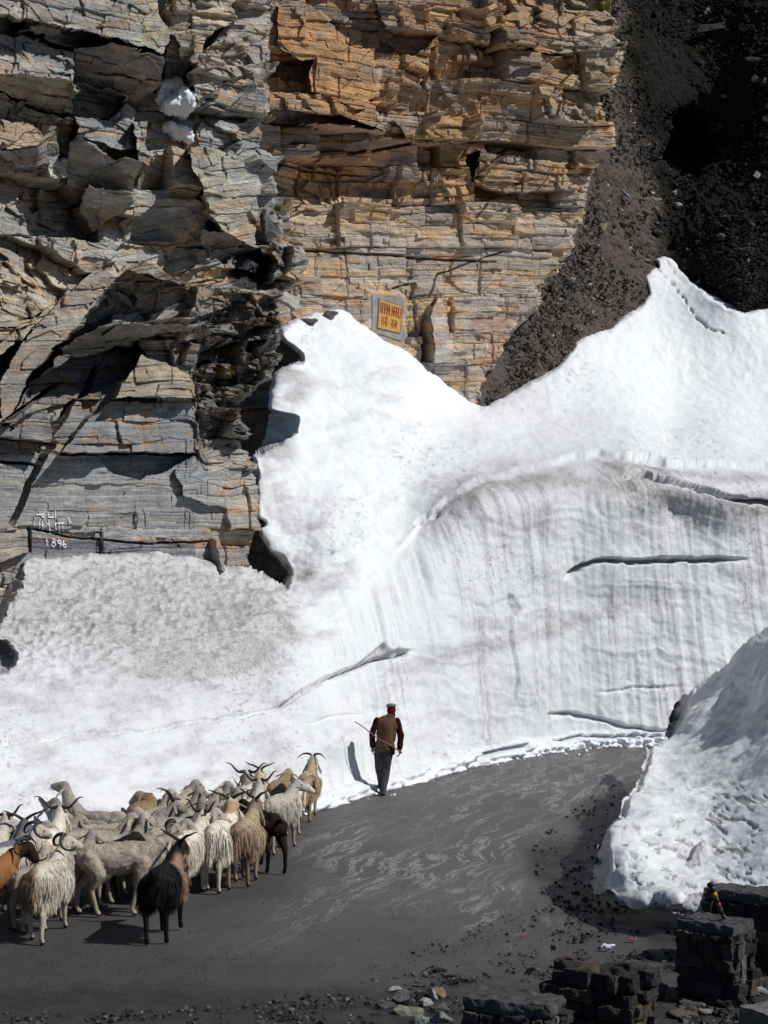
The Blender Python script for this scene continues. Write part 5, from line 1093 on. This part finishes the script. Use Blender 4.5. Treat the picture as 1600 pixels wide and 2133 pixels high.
p = on(b_far, 602, 630); rock('boulder', on([b_snow, b_near, b_far], 600, 652)+Vector((0, -.6, -.05)), (.85, .6, .62), (.42, .40, .36), 61, 'pale angular boulder at the left foot of the far cliff by the snow', 'boulder', rot=(.1, .35, .3))
rock('boulder', on([b_snow], 688, 662)+Vector((0, .0, -.02)), (.55, .4, .26), (.13, .125, .12), 62, 'grey flat boulder on the top of the snow cone', 'boulder', rot=(0, .15, .1))
rock('boulder', on([b_snow], 640, 672)+Vector((0, .0, -.06)), (.6, .4, .2), (.12, .115, .11), 63, 'dark half-buried stone on the left shoulder of the snow cone', 'boulder', rot=(0, -.15, .1))

# ---- snow left on two ledges
def snow_lump(pts, label, seed):
    b = Blob(); c0 = None
    for x, y, rx, rz in pts:
        h = on([b_near], x, y); k = h.y/F_PX; c = (h.x, h.y-.16, h.z); c0 = c0 or c; b.ell(c, (rx*k, .36, rz*k))
    co, q = b.build(.03, 2); N = vnorm(co, q); co = co+N*((fbm3(co, .25, 4, seed)-.5)*.30+(np.abs(fbm3(co, .12, 3, seed+3)-.5))*.25)[:, None]
    o = mesh_np('snow_patch', co-np.array(c0), q, M_SNOW, None, {'dirt': np.zeros(len(co))+.03}); o.location = c0; tag(o, label, 'snow patch', 'snow left on cliff ledges')
snow_lump([(348, 190, 20, 16), (372, 195, 28, 18), (385, 215, 26, 22), (404, 212, 16, 13), (362, 222, 22, 18), (375, 236, 15, 14), (340, 205, 12, 14)], 'upper lump of white snow wedged on the grey cliff', 3)
snow_lump([(362, 274, 16, 8), (380, 280, 22, 12), (392, 292, 14, 10), (372, 286, 15, 8)], 'lower and smaller lump of snow on the grey cliff', 4)

# ---- tufts
def tuft(x, y, bs, size, col, label, n=160, cat='grass'):
    h = on(bs, x, y); r = np.random.RandomState(int(x)); V = []; F = []; cc = []
    root = bpy.data.objects.new('grass_tuft', None)
    for i in range(n):
        a = r.rand()*6.28; t = r.rand(); d = np.array([math.cos(a)*t, math.sin(a)*t, 1.1-.5*t]); d /= np.linalg.norm(d); L = size*(.6+.7*r.rand()); p = np.array([r.normal()*size*.35, r.normal()*size*.25-.03, 0]); s = np.cross(d, [r.normal(), r.normal(), 0]); s = s/(np.linalg.norm(s)+1e-9)*size*.05
        o = len(V); V += [p-s, p+s, p+d*L*.6+s*.7+np.array([0, 0, -.02*t]), p+d*L*.6-s*.7, p+d*L+np.array([0, 0, -size*.35*t])]; F += [(o, o+1, o+2), (o, o+2, o+3), (o+3, o+2, o+4)]; cc += [np.array(col)*(.6+.8*r.rand())]*5
    o = mesh_np('grass_tuft', np.array(V), np.array(F), M_STONE, None, {'col': np.array(cc)}, smooth=False); o.location = h; tag(o, label, cat)
tuft(478, 742, [b_near], .22, (.26, .16, .06), 'dry brown grass tuft on the dark rubble left of the snow cone'); tuft(536, 742, [b_near], .20, (.25, .15, .07), 'dry grass tuft nearest the gap beside the snow cone')
tuft(470, 782, [b_near], .20, (.27, .17, .06), 'dry grass tuft low on the rubble above the melt gap'); tuft(100, 92, [b_near], .18, (.16, .12, .03), 'olive grass tuft on a ledge high on the grey cliff')
tuft(572, 440, [b_near], .18, (.10, .13, .02), 'green moss tuft at the corner between both cliffs', 120, 'moss'); tuft(1205, 150, [b_far], .28, (.26, .21, .05), 'yellow moss tuft near the right edge of the orange cliff', 200, 'moss')
tuft(1250, 22, [b_far], .30, (.24, .22, .05), 'moss tuft at the top right corner of the orange cliff', 200, 'moss'); tuft(1216, 366, [b_far], .24, (.24, .19, .05), 'moss tuft low on the right edge of the orange cliff', 150, 'moss')

# ---- the sign painted on the far cliff
def fd(x): return 47.0+(x-560)/690*6.0-.005
def quad_slab(name, cs, fwd, th, mat, parent):
    A = np.array([PV(x, y, fd(x)) for x, y in cs]); n = np.cross(A[1]-A[0], A[3]-A[0]); n /= np.linalg.norm(n); n = n if n[1] < 0 else -n
    f = A+n*fwd; bk = A+n*(fwd-th); V = np.vstack([f, bk]); F = [(0, 3, 2, 1), (4, 5, 6, 7), (0, 1, 5, 4), (1, 2, 6, 5), (2, 3, 7, 6), (3, 0, 4, 7)]
    return mesh_np(name, V, F, mat, parent, smooth=False), n
sign = bpy.data.objects.new('painted_sign', None); COL.objects.link(sign); tag(sign, 'yellow sign with red lettering on a cement patch on the far cliff', 'sign')
YC = [(789.5, 624), (836, 639), (831.5, 694), (786, 683)]
def grow(cs, k): cx = sum(c[0] for c in cs)/4; cy = sum(c[1] for c in cs)/4; return [(cx+(x-cx)*(1+k/25), cy+(y-cy)*(1+k/30)) for x, y in cs]
quad_slab('cement_panel', [(775, 613), (841, 627), (836, 711), (775, 690)], .02, .30, vary('cement', (.31, .295, .275), .25, 6, .9, .01, 30, False), sign)
quad_slab('border', grow(YC, 1.7), .035, .03, vary('border_paint', (.10, .115, .20), .25, 10, .7, .003, 30, False), sign)
_, sn = quad_slab('yellow_field', YC, .047, .02, vary('yellow_paint', (.56, .31, .07), .13, 8, .7, .003, 30, False), sign)
def ribbon(pts, w, mat_z, conv, V, F):
    P = [conv(*p) for p in pts]
    for a, b_ in zip(P[:-1], P[1:]):
        d = b_-a; L = np.linalg.norm(d)
        if L < 1e-6: continue
        d = d/L; s = np.cross(d, sn); s = s/np.linalg.norm(s)*w/2; a2 = a-d*w*.3; b2 = b_+d*w*.3; n_ = np.array(sn)*mat_z; o = len(V)
        V += [a2-s, a2+s, b2+s, b2-s, a2-s-n_, a2+s-n_, b2+s-n_, b2-s-n_]; F += [(o, o+3, o+2, o+1), (o, o+1, o+5, o+4), (o+1, o+2, o+6, o+5), (o+2, o+3, o+7, o+6), (o+3, o, o+4, o+7)]
L_ = {'R': [[(0, 1), (0, 0), (.75, 0), (.95, .2), (.75, .45), (0, .5)], [(.3, .5), (1, 1)]], 'A': [[(0, 1), (0, .12), (.2, 0), (.8, 0), (1, .12), (1, 1)], [(0, .5), (1, .5)]], 'N': [[(0, 1), (0, 0), (1, 1), (1, 0)]], 'I': [[(.5, 0), (.5, 1)]], 'L': [[(0, 0), (0, 1), (1, 1)]],
      'ra': [[(.55, 0), (.55, .25), (.3, .42), (.12, .33)], [(.3, .42), (.62, 1)]], 'aa': [[(.5, 0), (.5, 1)]], 'na': [[(.85, 0), (.85, 1)], [(.85, .5), (.3, .5), (.15, .62), (.32, .74)]], 'ii': [[(.5, 0), (.5, 1)], [(.5, 0), (.35, -.32), (-.35, -.36), (-.6, 0)]],
      'la': [[(.95, 0), (.95, 1)], [(.95, .45), (.75, .32), (.6, .7)], [(.62, .5), (.4, .32), (.1, .5), (.28, .88)]]}
def bil(cs, s, t, off): (a, b_, c, d) = [np.array(k, float) for k in cs]; p = (a*(1-s)+b_*s)*(1-t)+(d*(1-s)+c*s)*t; return PV(p[0], p[1], fd(p[0]))+np.array(sn)*off
V = []; F = []; cv = lambda s, t: bil(YC, s, t, .058)
x = .06
for ch, w in (('R', .075), ('A', .075), ('A', .075), ('N', .075), ('I', .03), (' ', .03), ('N', .08), ('A', .075), ('A', .07), ('L', .055), ('A', .07)):
    if ch != ' ':
        for st_ in L_[ch]: ribbon([(x+px_*w, .09+.36*py_) for px_, py_ in st_], .011, .008, cv, V, F)
    x += w+.024
for word, x0 in ((('ra', 'aa', 'na', 'ii'), .12), (('na', 'aa', 'la', 'aa'), .54)):
    x = x0; W_ = {'ra': .075, 'aa': .05, 'na': .085, 'ii': .05, 'la': .095}
    for ch in word:
        for st_ in L_[ch]: ribbon([(x+px_*W_[ch], .60+.27*py_) for px_, py_ in st_], .010, .008, cv, V, F)
        x += W_[ch]+.006
    ribbon([(x0, .60), (x, .60)], .010, .008, cv, V, F)
mesh_np('lettering', np.array(V), np.array(F), vary('red_paint', (.36, .03, .02), .15, 9, .7, 0, 30, False), sign, smooth=False)
# ---- chalk writing on the near cliff
M_CHALK = vary('chalk', (.78, .78, .78), .1, 8, .9, 0, 30, False); chroot = bpy.data.objects.new('chalk_writing', None); COL.objects.link(chroot)
def chalk(pts, w):
    P = []; V = []; F = []
    for (x1, y1), (x2, y2) in zip(pts[:-1], pts[1:]):
        n_ = max(2, int(math.hypot(x2-x1, y2-y1)/2.0)); P += [(x1+(x2-x1)*i/n_, y1+(y2-y1)*i/n_) for i in range(n_)]
    P.append(pts[-1]); Q = []
    for x_, y_ in P:
        r = hit_px([b_near], x_/2.58, 1000+y_/2.58); h = r[0] if r else Vector(PV(x_/2.58, 1000+y_/2.58, 31)); Q.append(np.array(h+(CAM-h).normalized()*.035))
    for a, c in zip(Q[:-1], Q[1:]):
        d = c-a; L = np.linalg.norm(d); d /= L+1e-9
        if L > .4: continue
        s = np.cross(d, [.3, -.9, .1]); s = s/np.linalg.norm(s)*w/2; o = len(V); n_ = np.array([.006, -.018, .0])
        V.extend([a-s, a+s, c+s, c-s, a-s-n_, a+s-n_, c+s-n_, c-s-n_]); F.extend([(o, o+3, o+2, o+1), (o, o+1, o+5, o+4), (o+1, o+2, o+6, o+5), (o+2, o+3, o+7, o+6), (o+3, o, o+4, o+7)])
    if V: mesh_np('brush_stroke', np.array(V), np.array(F), M_CHALK, chroot, smooth=False)
def arc(cx, cy, rx, ry, a0=0, a1=360, n=12): return [(cx+rx*math.cos(math.radians(a0+(a1-a0)*i/n)), cy+ry*math.sin(math.radians(a0+(a1-a0)*i/n))) for i in range(n+1)]
for s_ in ([(196, 186), (236, 182)], [(212, 168), (222, 190), (240, 206)], [(236, 172), (236, 204)], [(258, 168), (262, 200), (284, 198)], [(284, 172), (286, 204)], [(298, 166), (298, 206)], [(366, 196), (372, 215), (388, 232)], [(372, 215), (376, 236)],
           [(212, 218), (214, 268)], [(228, 220), (232, 272)], [(262, 214), (270, 290)], [(246, 226), (262, 240)], [(300, 232), (298, 262), (318, 262)], [(318, 232), (321, 292)], [(334, 232), (340, 276)], [(296, 232), (346, 230)]): chalk(s_, .022)
chalk([(250, 312), (254, 352)], .035)
chalk(arc(288, 324, 8, 8), .024); chalk(arc(289, 346, 10, 12), .024); chalk(arc(320, 332, 8, 9), .024); chalk([(328, 330), (328, 350), (322, 362)], .024); chalk([(344, 324), (338, 342), (340, 358)], .024); chalk(arc(348, 352, 8, 9), .024)
tag(chroot, 'white painted letters and the digits 1896 on the grey slab of the near cliff', 'writing')

# ---- parapets of rough masonry
def rough_box(c, s, seed, col, amp=.03, k=9, rot=0., rnd=.12):
    r = np.random.RandomState(seed); V = []; F = []; g_ = np.linspace(-1, 1, k)
    for ax in range(3):
        for sg in (-1, 1):
            o = sum(len(v) for v in V); a, b_ = np.meshgrid(g_, g_); P = np.zeros((k*k, 3)); P[:, ax] = sg; P[:, (ax+1) % 3] = a.ravel(); P[:, (ax+2) % 3] = b_.ravel(); V.append(P)
            for i in range(k-1):
                for j in range(k-1):
                    q_ = (o+i*k+j, o+i*k+j+1, o+(i+1)*k+j+1, o+(i+1)*k+j); F.append(q_ if sg > 0 else q_[::-1])
    P = np.vstack(V); cube = P.copy(); P = P/np.linalg.norm(P, axis=1, keepdims=True)**rnd*1.0; P = P*np.array(s)/2
    P = P + (np.stack([fbm3(P+seed*1.7, min(s)*.8, 4, seed+i) for i in range(3)], 1)-.5)*2*amp; P = P @ rotz(rot).T+np.array(c)
    C = np.array(col)*(.7+.6*fbm3(P, .08, 3, seed))[:, None]; return P, np.array(F), C
def parapet(corner_px, yaw, w, dpt, h, seed, label, cope=True, ragged=False):
    g0 = GP(*corner_px); root = bpy.data.objects.new('stone_parapet', None); COL.objects.link(root); root.location = g0; root.rotation_euler = (0, 0, math.radians(yaw)); tag(root, label, 'parapet', 'broken stone parapet along the road edge')
    r = np.random.RandomState(seed); Vs = []; Fs = []; Cs = []; o = 0; ch = .09 if cope else 0; z = 0; hh = h-ch
    pal = [(.035, .035, .037), (.024, .024, .026), (.085, .066, .045), (.045, .043, .04), (.06, .056, .05)]
    P, F_, C = rough_box((0, dpt/2, hh/2-.05), (w*.94, dpt*.92, hh+.1), seed+90, (.035, .034, .034), .02); Vs.append(P); Fs.append(F_); Cs.append(C); o += len(P)
    while z < hh-.03:
        rh = min(r.uniform(.06, .16), hh-z+.02)
        for side in range(4):
            L = w if side % 2 == 0 else dpt; x = -L/2
            while x < L/2-.04:
                bw = min(r.uniform(.09, .34), L/2-x+.01)
                if not (ragged and z > hh-.3 and r.rand() < .35):
                    c = {0: (x+bw/2, .03+r.normal()*.028), 1: (w/2-.03+r.normal()*.025, x+bw/2+dpt/2), 2: (x+bw/2, dpt-.04), 3: (-w/2+.03+r.normal()*.008, x+bw/2+dpt/2)}[side]
                    s = (bw*.96, .14, rh*.94) if side % 2 == 0 else (.14, bw*.96, rh*.94)
                    P, F_, C = rough_box((c[0], c[1], z+rh/2), s, r.randint(9999), pal[r.randint(5)], .040, 8, r.normal()*.13, .10); Vs.append(P); Fs.append(F_+o); Cs.append(C); o += len(P)
                x += bw
        z += rh
    mesh_np('masonry', np.vstack(Vs), np.vstack(Fs), M_STONE, root, {'col': np.vstack(Cs)}, smooth=False)
    if cope:
        P, F_, C = rough_box((0, dpt/2, h-ch/2), (w*1.06, dpt*1.08, ch*1.2), seed+7, (.075, .075, .078), .035, 30); mesh_np('coping', P, F_, M_STONE, root, {'col': C}, smooth=False)
        P, F_, C = rough_box((w*.5-.01, dpt*.45, hh*.46), (.05, .10, hh*.98), seed+8, (.12, .12, .125), .022, 14, 0, .1); mesh_np('mortar_strip', P, F_, M_STONE, root, {'col': C}, smooth=False)
    else:
        for i in range(7):
            V, Fh = hull_np(seed+i, 12, (r.uniform(.2, .38), r.uniform(.2, .3), r.uniform(.12, .2))); b = Blob(); b.add(V, Fh); co, q = b.build(.014, 1); co = co @ rotz(r.rand()*6).T+np.array([r.uniform(-w*.42, w*.42), dpt*r.uniform(.15, .85), h-.02+r.uniform(-.05, .04)]); mesh_np('loose_stone', co, q, M_STONE, root, {'col': np.tile(pal[[1, 0, 3, 2, 1, 3, 0][i]], (len(co), 1))}, smooth=False)
    return root
PA = parapet((1472, 2092), -38, .60, .42, .79, 5, 'stone parapet block with a cement cap carrying the banded stick')
PB = parapet((1556, 2020), -34, .95, .45, .80, 6, 'stone parapet block behind, at the right edge below the snow bank')
PC = parapet((1226, 2196), -30, .84, .5, .70, 7, 'ragged broken parapet stub topped with loose stones', cope=False, ragged=True)
PD = parapet((1056, 2244), -22, .76, .42, .62, 8, 'low parapet block with a pale chipped top, bottom centre right')
o = None; P, F_, C = rough_box((0, 0, .2), (.7, .5, .55), 77, (.17, .165, .16), .05, 30, .5); o = mesh_np('concrete_lump', P, F_, M_STONE, None, {'col': C}, smooth=False); o.location = GP(1640, 2205); tag(o, 'rough grey concrete lump in the bottom right corner', 'concrete')
# ---- rubble around them
RB = [(1462, 2078, (.15, .11, .24), (.24, .19, .135), (.1, .15, .2), 'tan upright pointed stone under the parapet block'), (1502, 2082, (.13, .12, .26), (.15, .15, .155), (0, 0, .3), 'grey upright stone beside the tan pointed one'), (1402, 2088, (.12, .10, .17), (.25, .17, .11), (0, .05, 0), 'small brown upright stone left of the tan pointed one'),
      (1440, 2100, (.26, .2, .10), (.12, .12, .12), (0, .1, 0), 'flat grey stone in front of the upright stones'), (1580, 2072, (.22, .16, .10), (.48, .48, .48), (0, 0, 0), 'white stone at the right edge beside the parapet'), (1346, 2100, (.30, .2, .16), (.09, .085, .08), (.3, .2, 0), 'dark slab stone right of the ragged parapet stub'),
      (1366, 2078, (.24, .16, .22), (.13, .11, .085), (.2, .4, 0), 'brown tilted stone right of the ragged stub'), (1420, 2118, (.30, .22, .09), (.16, .145, .12), (0, 0, .4), 'flat pale brown stone at the lower right'), (1475, 2116, (.2, .12, .07), (.42, .42, .42), (0, 0, .2), 'small whitish flat stone at the lower right'),
      (1360, 2016, (.22, .14, .06), (.14, .14, .145), (0, .1, .3), 'thin grey flake on the verge by the parapet shadow'), (1212, 1999, (.24, .14, .05), (.12, .12, .12), (0, 0, .1), 'long flat stone behind the ragged stub'),
      (823, 2070, (.16, .11, .09), (.44, .47, .45), (0, .1, 0), 'small white stone at the back of the stones on the verge'), (833, 2092, (.28, .2, .18), (.13, .135, .14), (0, .1, .4), 'dark grey round stone among the stones on the verge'), (852, 2116, (.34, .2, .14), (.30, .31, .24), (0, .05, -.1), 'long pale green-grey stone at the front of the verge'),
      (803, 2104, (.30, .2, .13), (.09, .09, .09), (.2, .2, .5), 'black-grey flat stone at the left of the verge stones'), (887, 2096, (.17, .14, .10), (.48, .49, .46), (0, 0, .3), 'whitish lumpy stone in the middle of the verge stones'), (900, 2084, (.13, .10, .17), (.42, .46, .45), (.1, -.5, .2), 'pale leaning oval stone on the verge'),
      (914, 2080, (.24, .16, .14), (.28, .22, .15), (0, .15, 0), 'tan stone behind the pale leaning one'), (876, 2078, (.16, .13, .09), (.035, .03, .03), (0, 0, 0), 'small black stone beside the pale leaning one'), (912, 2108, (.24, .18, .13), (.11, .125, .13), (0, 0, .2), 'blue-grey stone right of the whitish lumpy one'),
      (882, 2132, (.26, .18, .09), (.26, .28, .28), (0, .1, .2), 'flat pale grey stone cut by the bottom edge'), (926, 2134, (.30, .22, .16), (.24, .25, .22), (0, -.1, .5), 'rounded grey stone at the bottom edge near the low block'), (782, 2118, (.20, .12, .06), (.06, .06, .06), (0, 0, 0), 'flat black stone leftmost on the verge'),
      (918, 2024, (.22, .12, .06), (.03, .03, .03), (0, 0, .3), 'dark flat stone on the tarmac above the verge stones'), (940, 2036, (.16, .10, .05), (.035, .035, .035), (0, 0, .1), 'second dark flat stone on the tarmac, lower right of its neighbour'), (1105, 2032, (.12, .10, .11), (.03, .03, .032), (0, 0, .1), 'small black stone left of the ragged stub')]
for i, (x, y, sz, c, rt, lb) in enumerate(RB):
    k = .40 if y < 2060 or x > 1000 else 1.0
    rock('stone', GP(x, y), sz, tuple(v*(.75 if x < 1000 else .62) for v in c), 120+i, lb, 'stone', rot=rt, box=.8 if 800 < x < 950 else .5, sink=.12)
# ---- gravel
rng = np.random.RandomState(9); P = []; S = []; Cc = []
def gravel(n, poly, s0, s1, cols, pw=2.5):
    xs = [p[0] for p in poly]; ys = [p[1] for p in poly]; k = 0
    px = rng.uniform(min(xs), max(xs), n*4); py = rng.uniform(min(ys), max(ys), n*4); ok = inpoly(px, py, poly) & (fbm2(px/50, py/22, 3, 77) > .40+.22*rng.rand(n*4)); px, py = px[ok][:n], py[ok][:n]
    for x_, y_ in zip(px, py):
        g_ = GP(x_, y_); s = s0+(s1-s0)*rng.rand()**pw; P.append((g_.x, g_.y, s*.12+float(road_z(np.array(g_.x), np.array(g_.y)))+.01)); S.append(s); c = cols[rng.randint(len(cols))]; f_ = .6+.8*rng.rand(); Cc.append(tuple(v*f_ for v in c))
dk_ = [(.02, .02, .021), (.03, .028, .027), (.05, .047, .045)]; mx_ = dk_+[(.10, .095, .09), (.14, .11, .08), (.15, .15, .15)]
gravel(2600, [(700, 2050), (1000, 2010), (1600, 1960), (1600, 2140), (600, 2140), (0, 2140), (0, 2110), (500, 2100)], .012, .07, mx_)
gravel(1300, [(1060, 1990), (1130, 1870), (1100, 1770), (1230, 1650), (1310, 1620), (1250, 1860), (1400, 1940), (1600, 2000), (1500, 2060), (1150, 2010)], .012, .085, dk_+dk_+[(.09, .085, .08)])
gravel(500, [(850, 1990), (1060, 1900), (1160, 1960), (1120, 2040), (900, 2060)], .012, .05, dk_+[(.10, .095, .09)])
gravel(1300, [(0, 1880), (600, 1880), (1100, 1700), (1250, 1650), (1250, 2100), (0, 2110)], .006, .022, mx_, 1.5)
gravel(350, [(0, 1990), (500, 1960), (1000, 1900), (1000, 2010), (500, 2100), (0, 2110)], .008, .022, mx_, 1.5)
gravel(500, [(1330, 2040), (1600, 2010), (1600, 2140), (1330, 2140)], .02, .11, mx_)
o = scatter('gravel', P, S, Cc, M_STONE, 11); tag(o, 'loose gravel and grit along the road edge', 'gravel', kind='stuff')
# little lumps of snow fallen along the foot of the wall
P = []; S = []; Cc = []
for i in range(520):
    x_ = rng.uniform(640, 1400); y_ = float(yb(x_))+rng.exponential(4.5)-3; g_ = GP(x_, y_); s = .03+.10*rng.rand()**2.5; P.append((g_.x, g_.y, s*.2)); S.append(s); Cc.append((.78, .80, .83))
o = scatter('snow_crumbs', P, S, Cc, M_STONE, 12); tag(o, 'crumbs of snow fallen along the foot of the snow wall', 'snow', kind='stuff')

# ---- banded stick on the parapet
top = Vector(PA.matrix_basis @ Vector((.10, .20, .80))); root = bpy.data.objects.new('banded_stick', None); COL.objects.link(root); root.location = top; tag(root, 'black stick with yellow and red bands leaning on the parapet block', 'stick')
d = Vector((-.135, .05, .36)); segs = [(0, .16, .020, (.05, .01, .012)), (.16, .34, .022, (.02, .02, .022)), (.34, .46, .023, (.30, .02, .03)), (.46, .62, .024, (.015, .015, .017)), (.62, .74, .026, (.50, .28, .02)), (.74, .90, .028, (.015, .015, .018)), (.90, 1.0, .034, (.012, .012, .014))]
for a, b_, r_, c in segs:
    V, T = tube([np.array(d*a), np.array(d*(a+b_)/2), np.array(d*b_)], [r_, r_*1.04, r_], 14); mesh_np('band', V, T, vary('band_paint', c, .15, 20, .45, .001, 80), root)
# ---- litter
def litter(name, px, py, size, cols, seed, label, h=.06):
    n = 16; a, b_ = np.meshgrid(np.linspace(-1, 1, n), np.linspace(-1, 1, n)); z = (fbm2(a*1.6+seed, b_*1.6, 3, seed))*h*1.6; x = a*size/2*(1-.3*vn2(b_*2, a*0, seed)); y = b_*size*.35*(1-.3*vn2(a*2, b_*0, seed+1))
    W = np.stack([x+(fbm2(a*3, b_*3, 2, seed)-.5)*size*.3, y, z+.01], -1); k = fbm2(a*1.3+9, b_*1.3, 2, seed+4); C = np.array(cols)[np.clip((k*len(cols)*1.6-len(cols)*.3).astype(int), 0, len(cols)-1)]
    m = NT(name); m.color(m.attr('col', False)).rough(.35); o = grid_mesh(name, W, np.ones_like(a, bool), m.m, {'col': C}, smooth=False); s_ = o.modifiers.new('s', 'SOLIDIFY'); s_.thickness = .002; o.location = GP(px, py)+Vector((0, 0, .02)); tag(o, label, 'litter')
litter('plastic_wrapper', 1268, 1986, .16, [(.20, .25, .55), (.75, .78, .80), (.80, .82, .82), (.6, .7, .75), (.65, .60, .05)], 3, 'crumpled white and yellow plastic wrapper on the verge')
litter('plastic_wrapper', 1318, 1966, .11, [(.25, .015, .02), (.3, .02, .02), (.10, .10, .10)], 5, 'dark red crumpled wrapper at the edge of the parapet shadow', .04)
litter('plastic_wrapper', 1092, 1955, .06, [(.5, .05, .04), (.6, .12, .08)], 7, 'tiny bright red scrap lying on the tarmac', .02)
bpy.data.materials.remove(M_TMP)
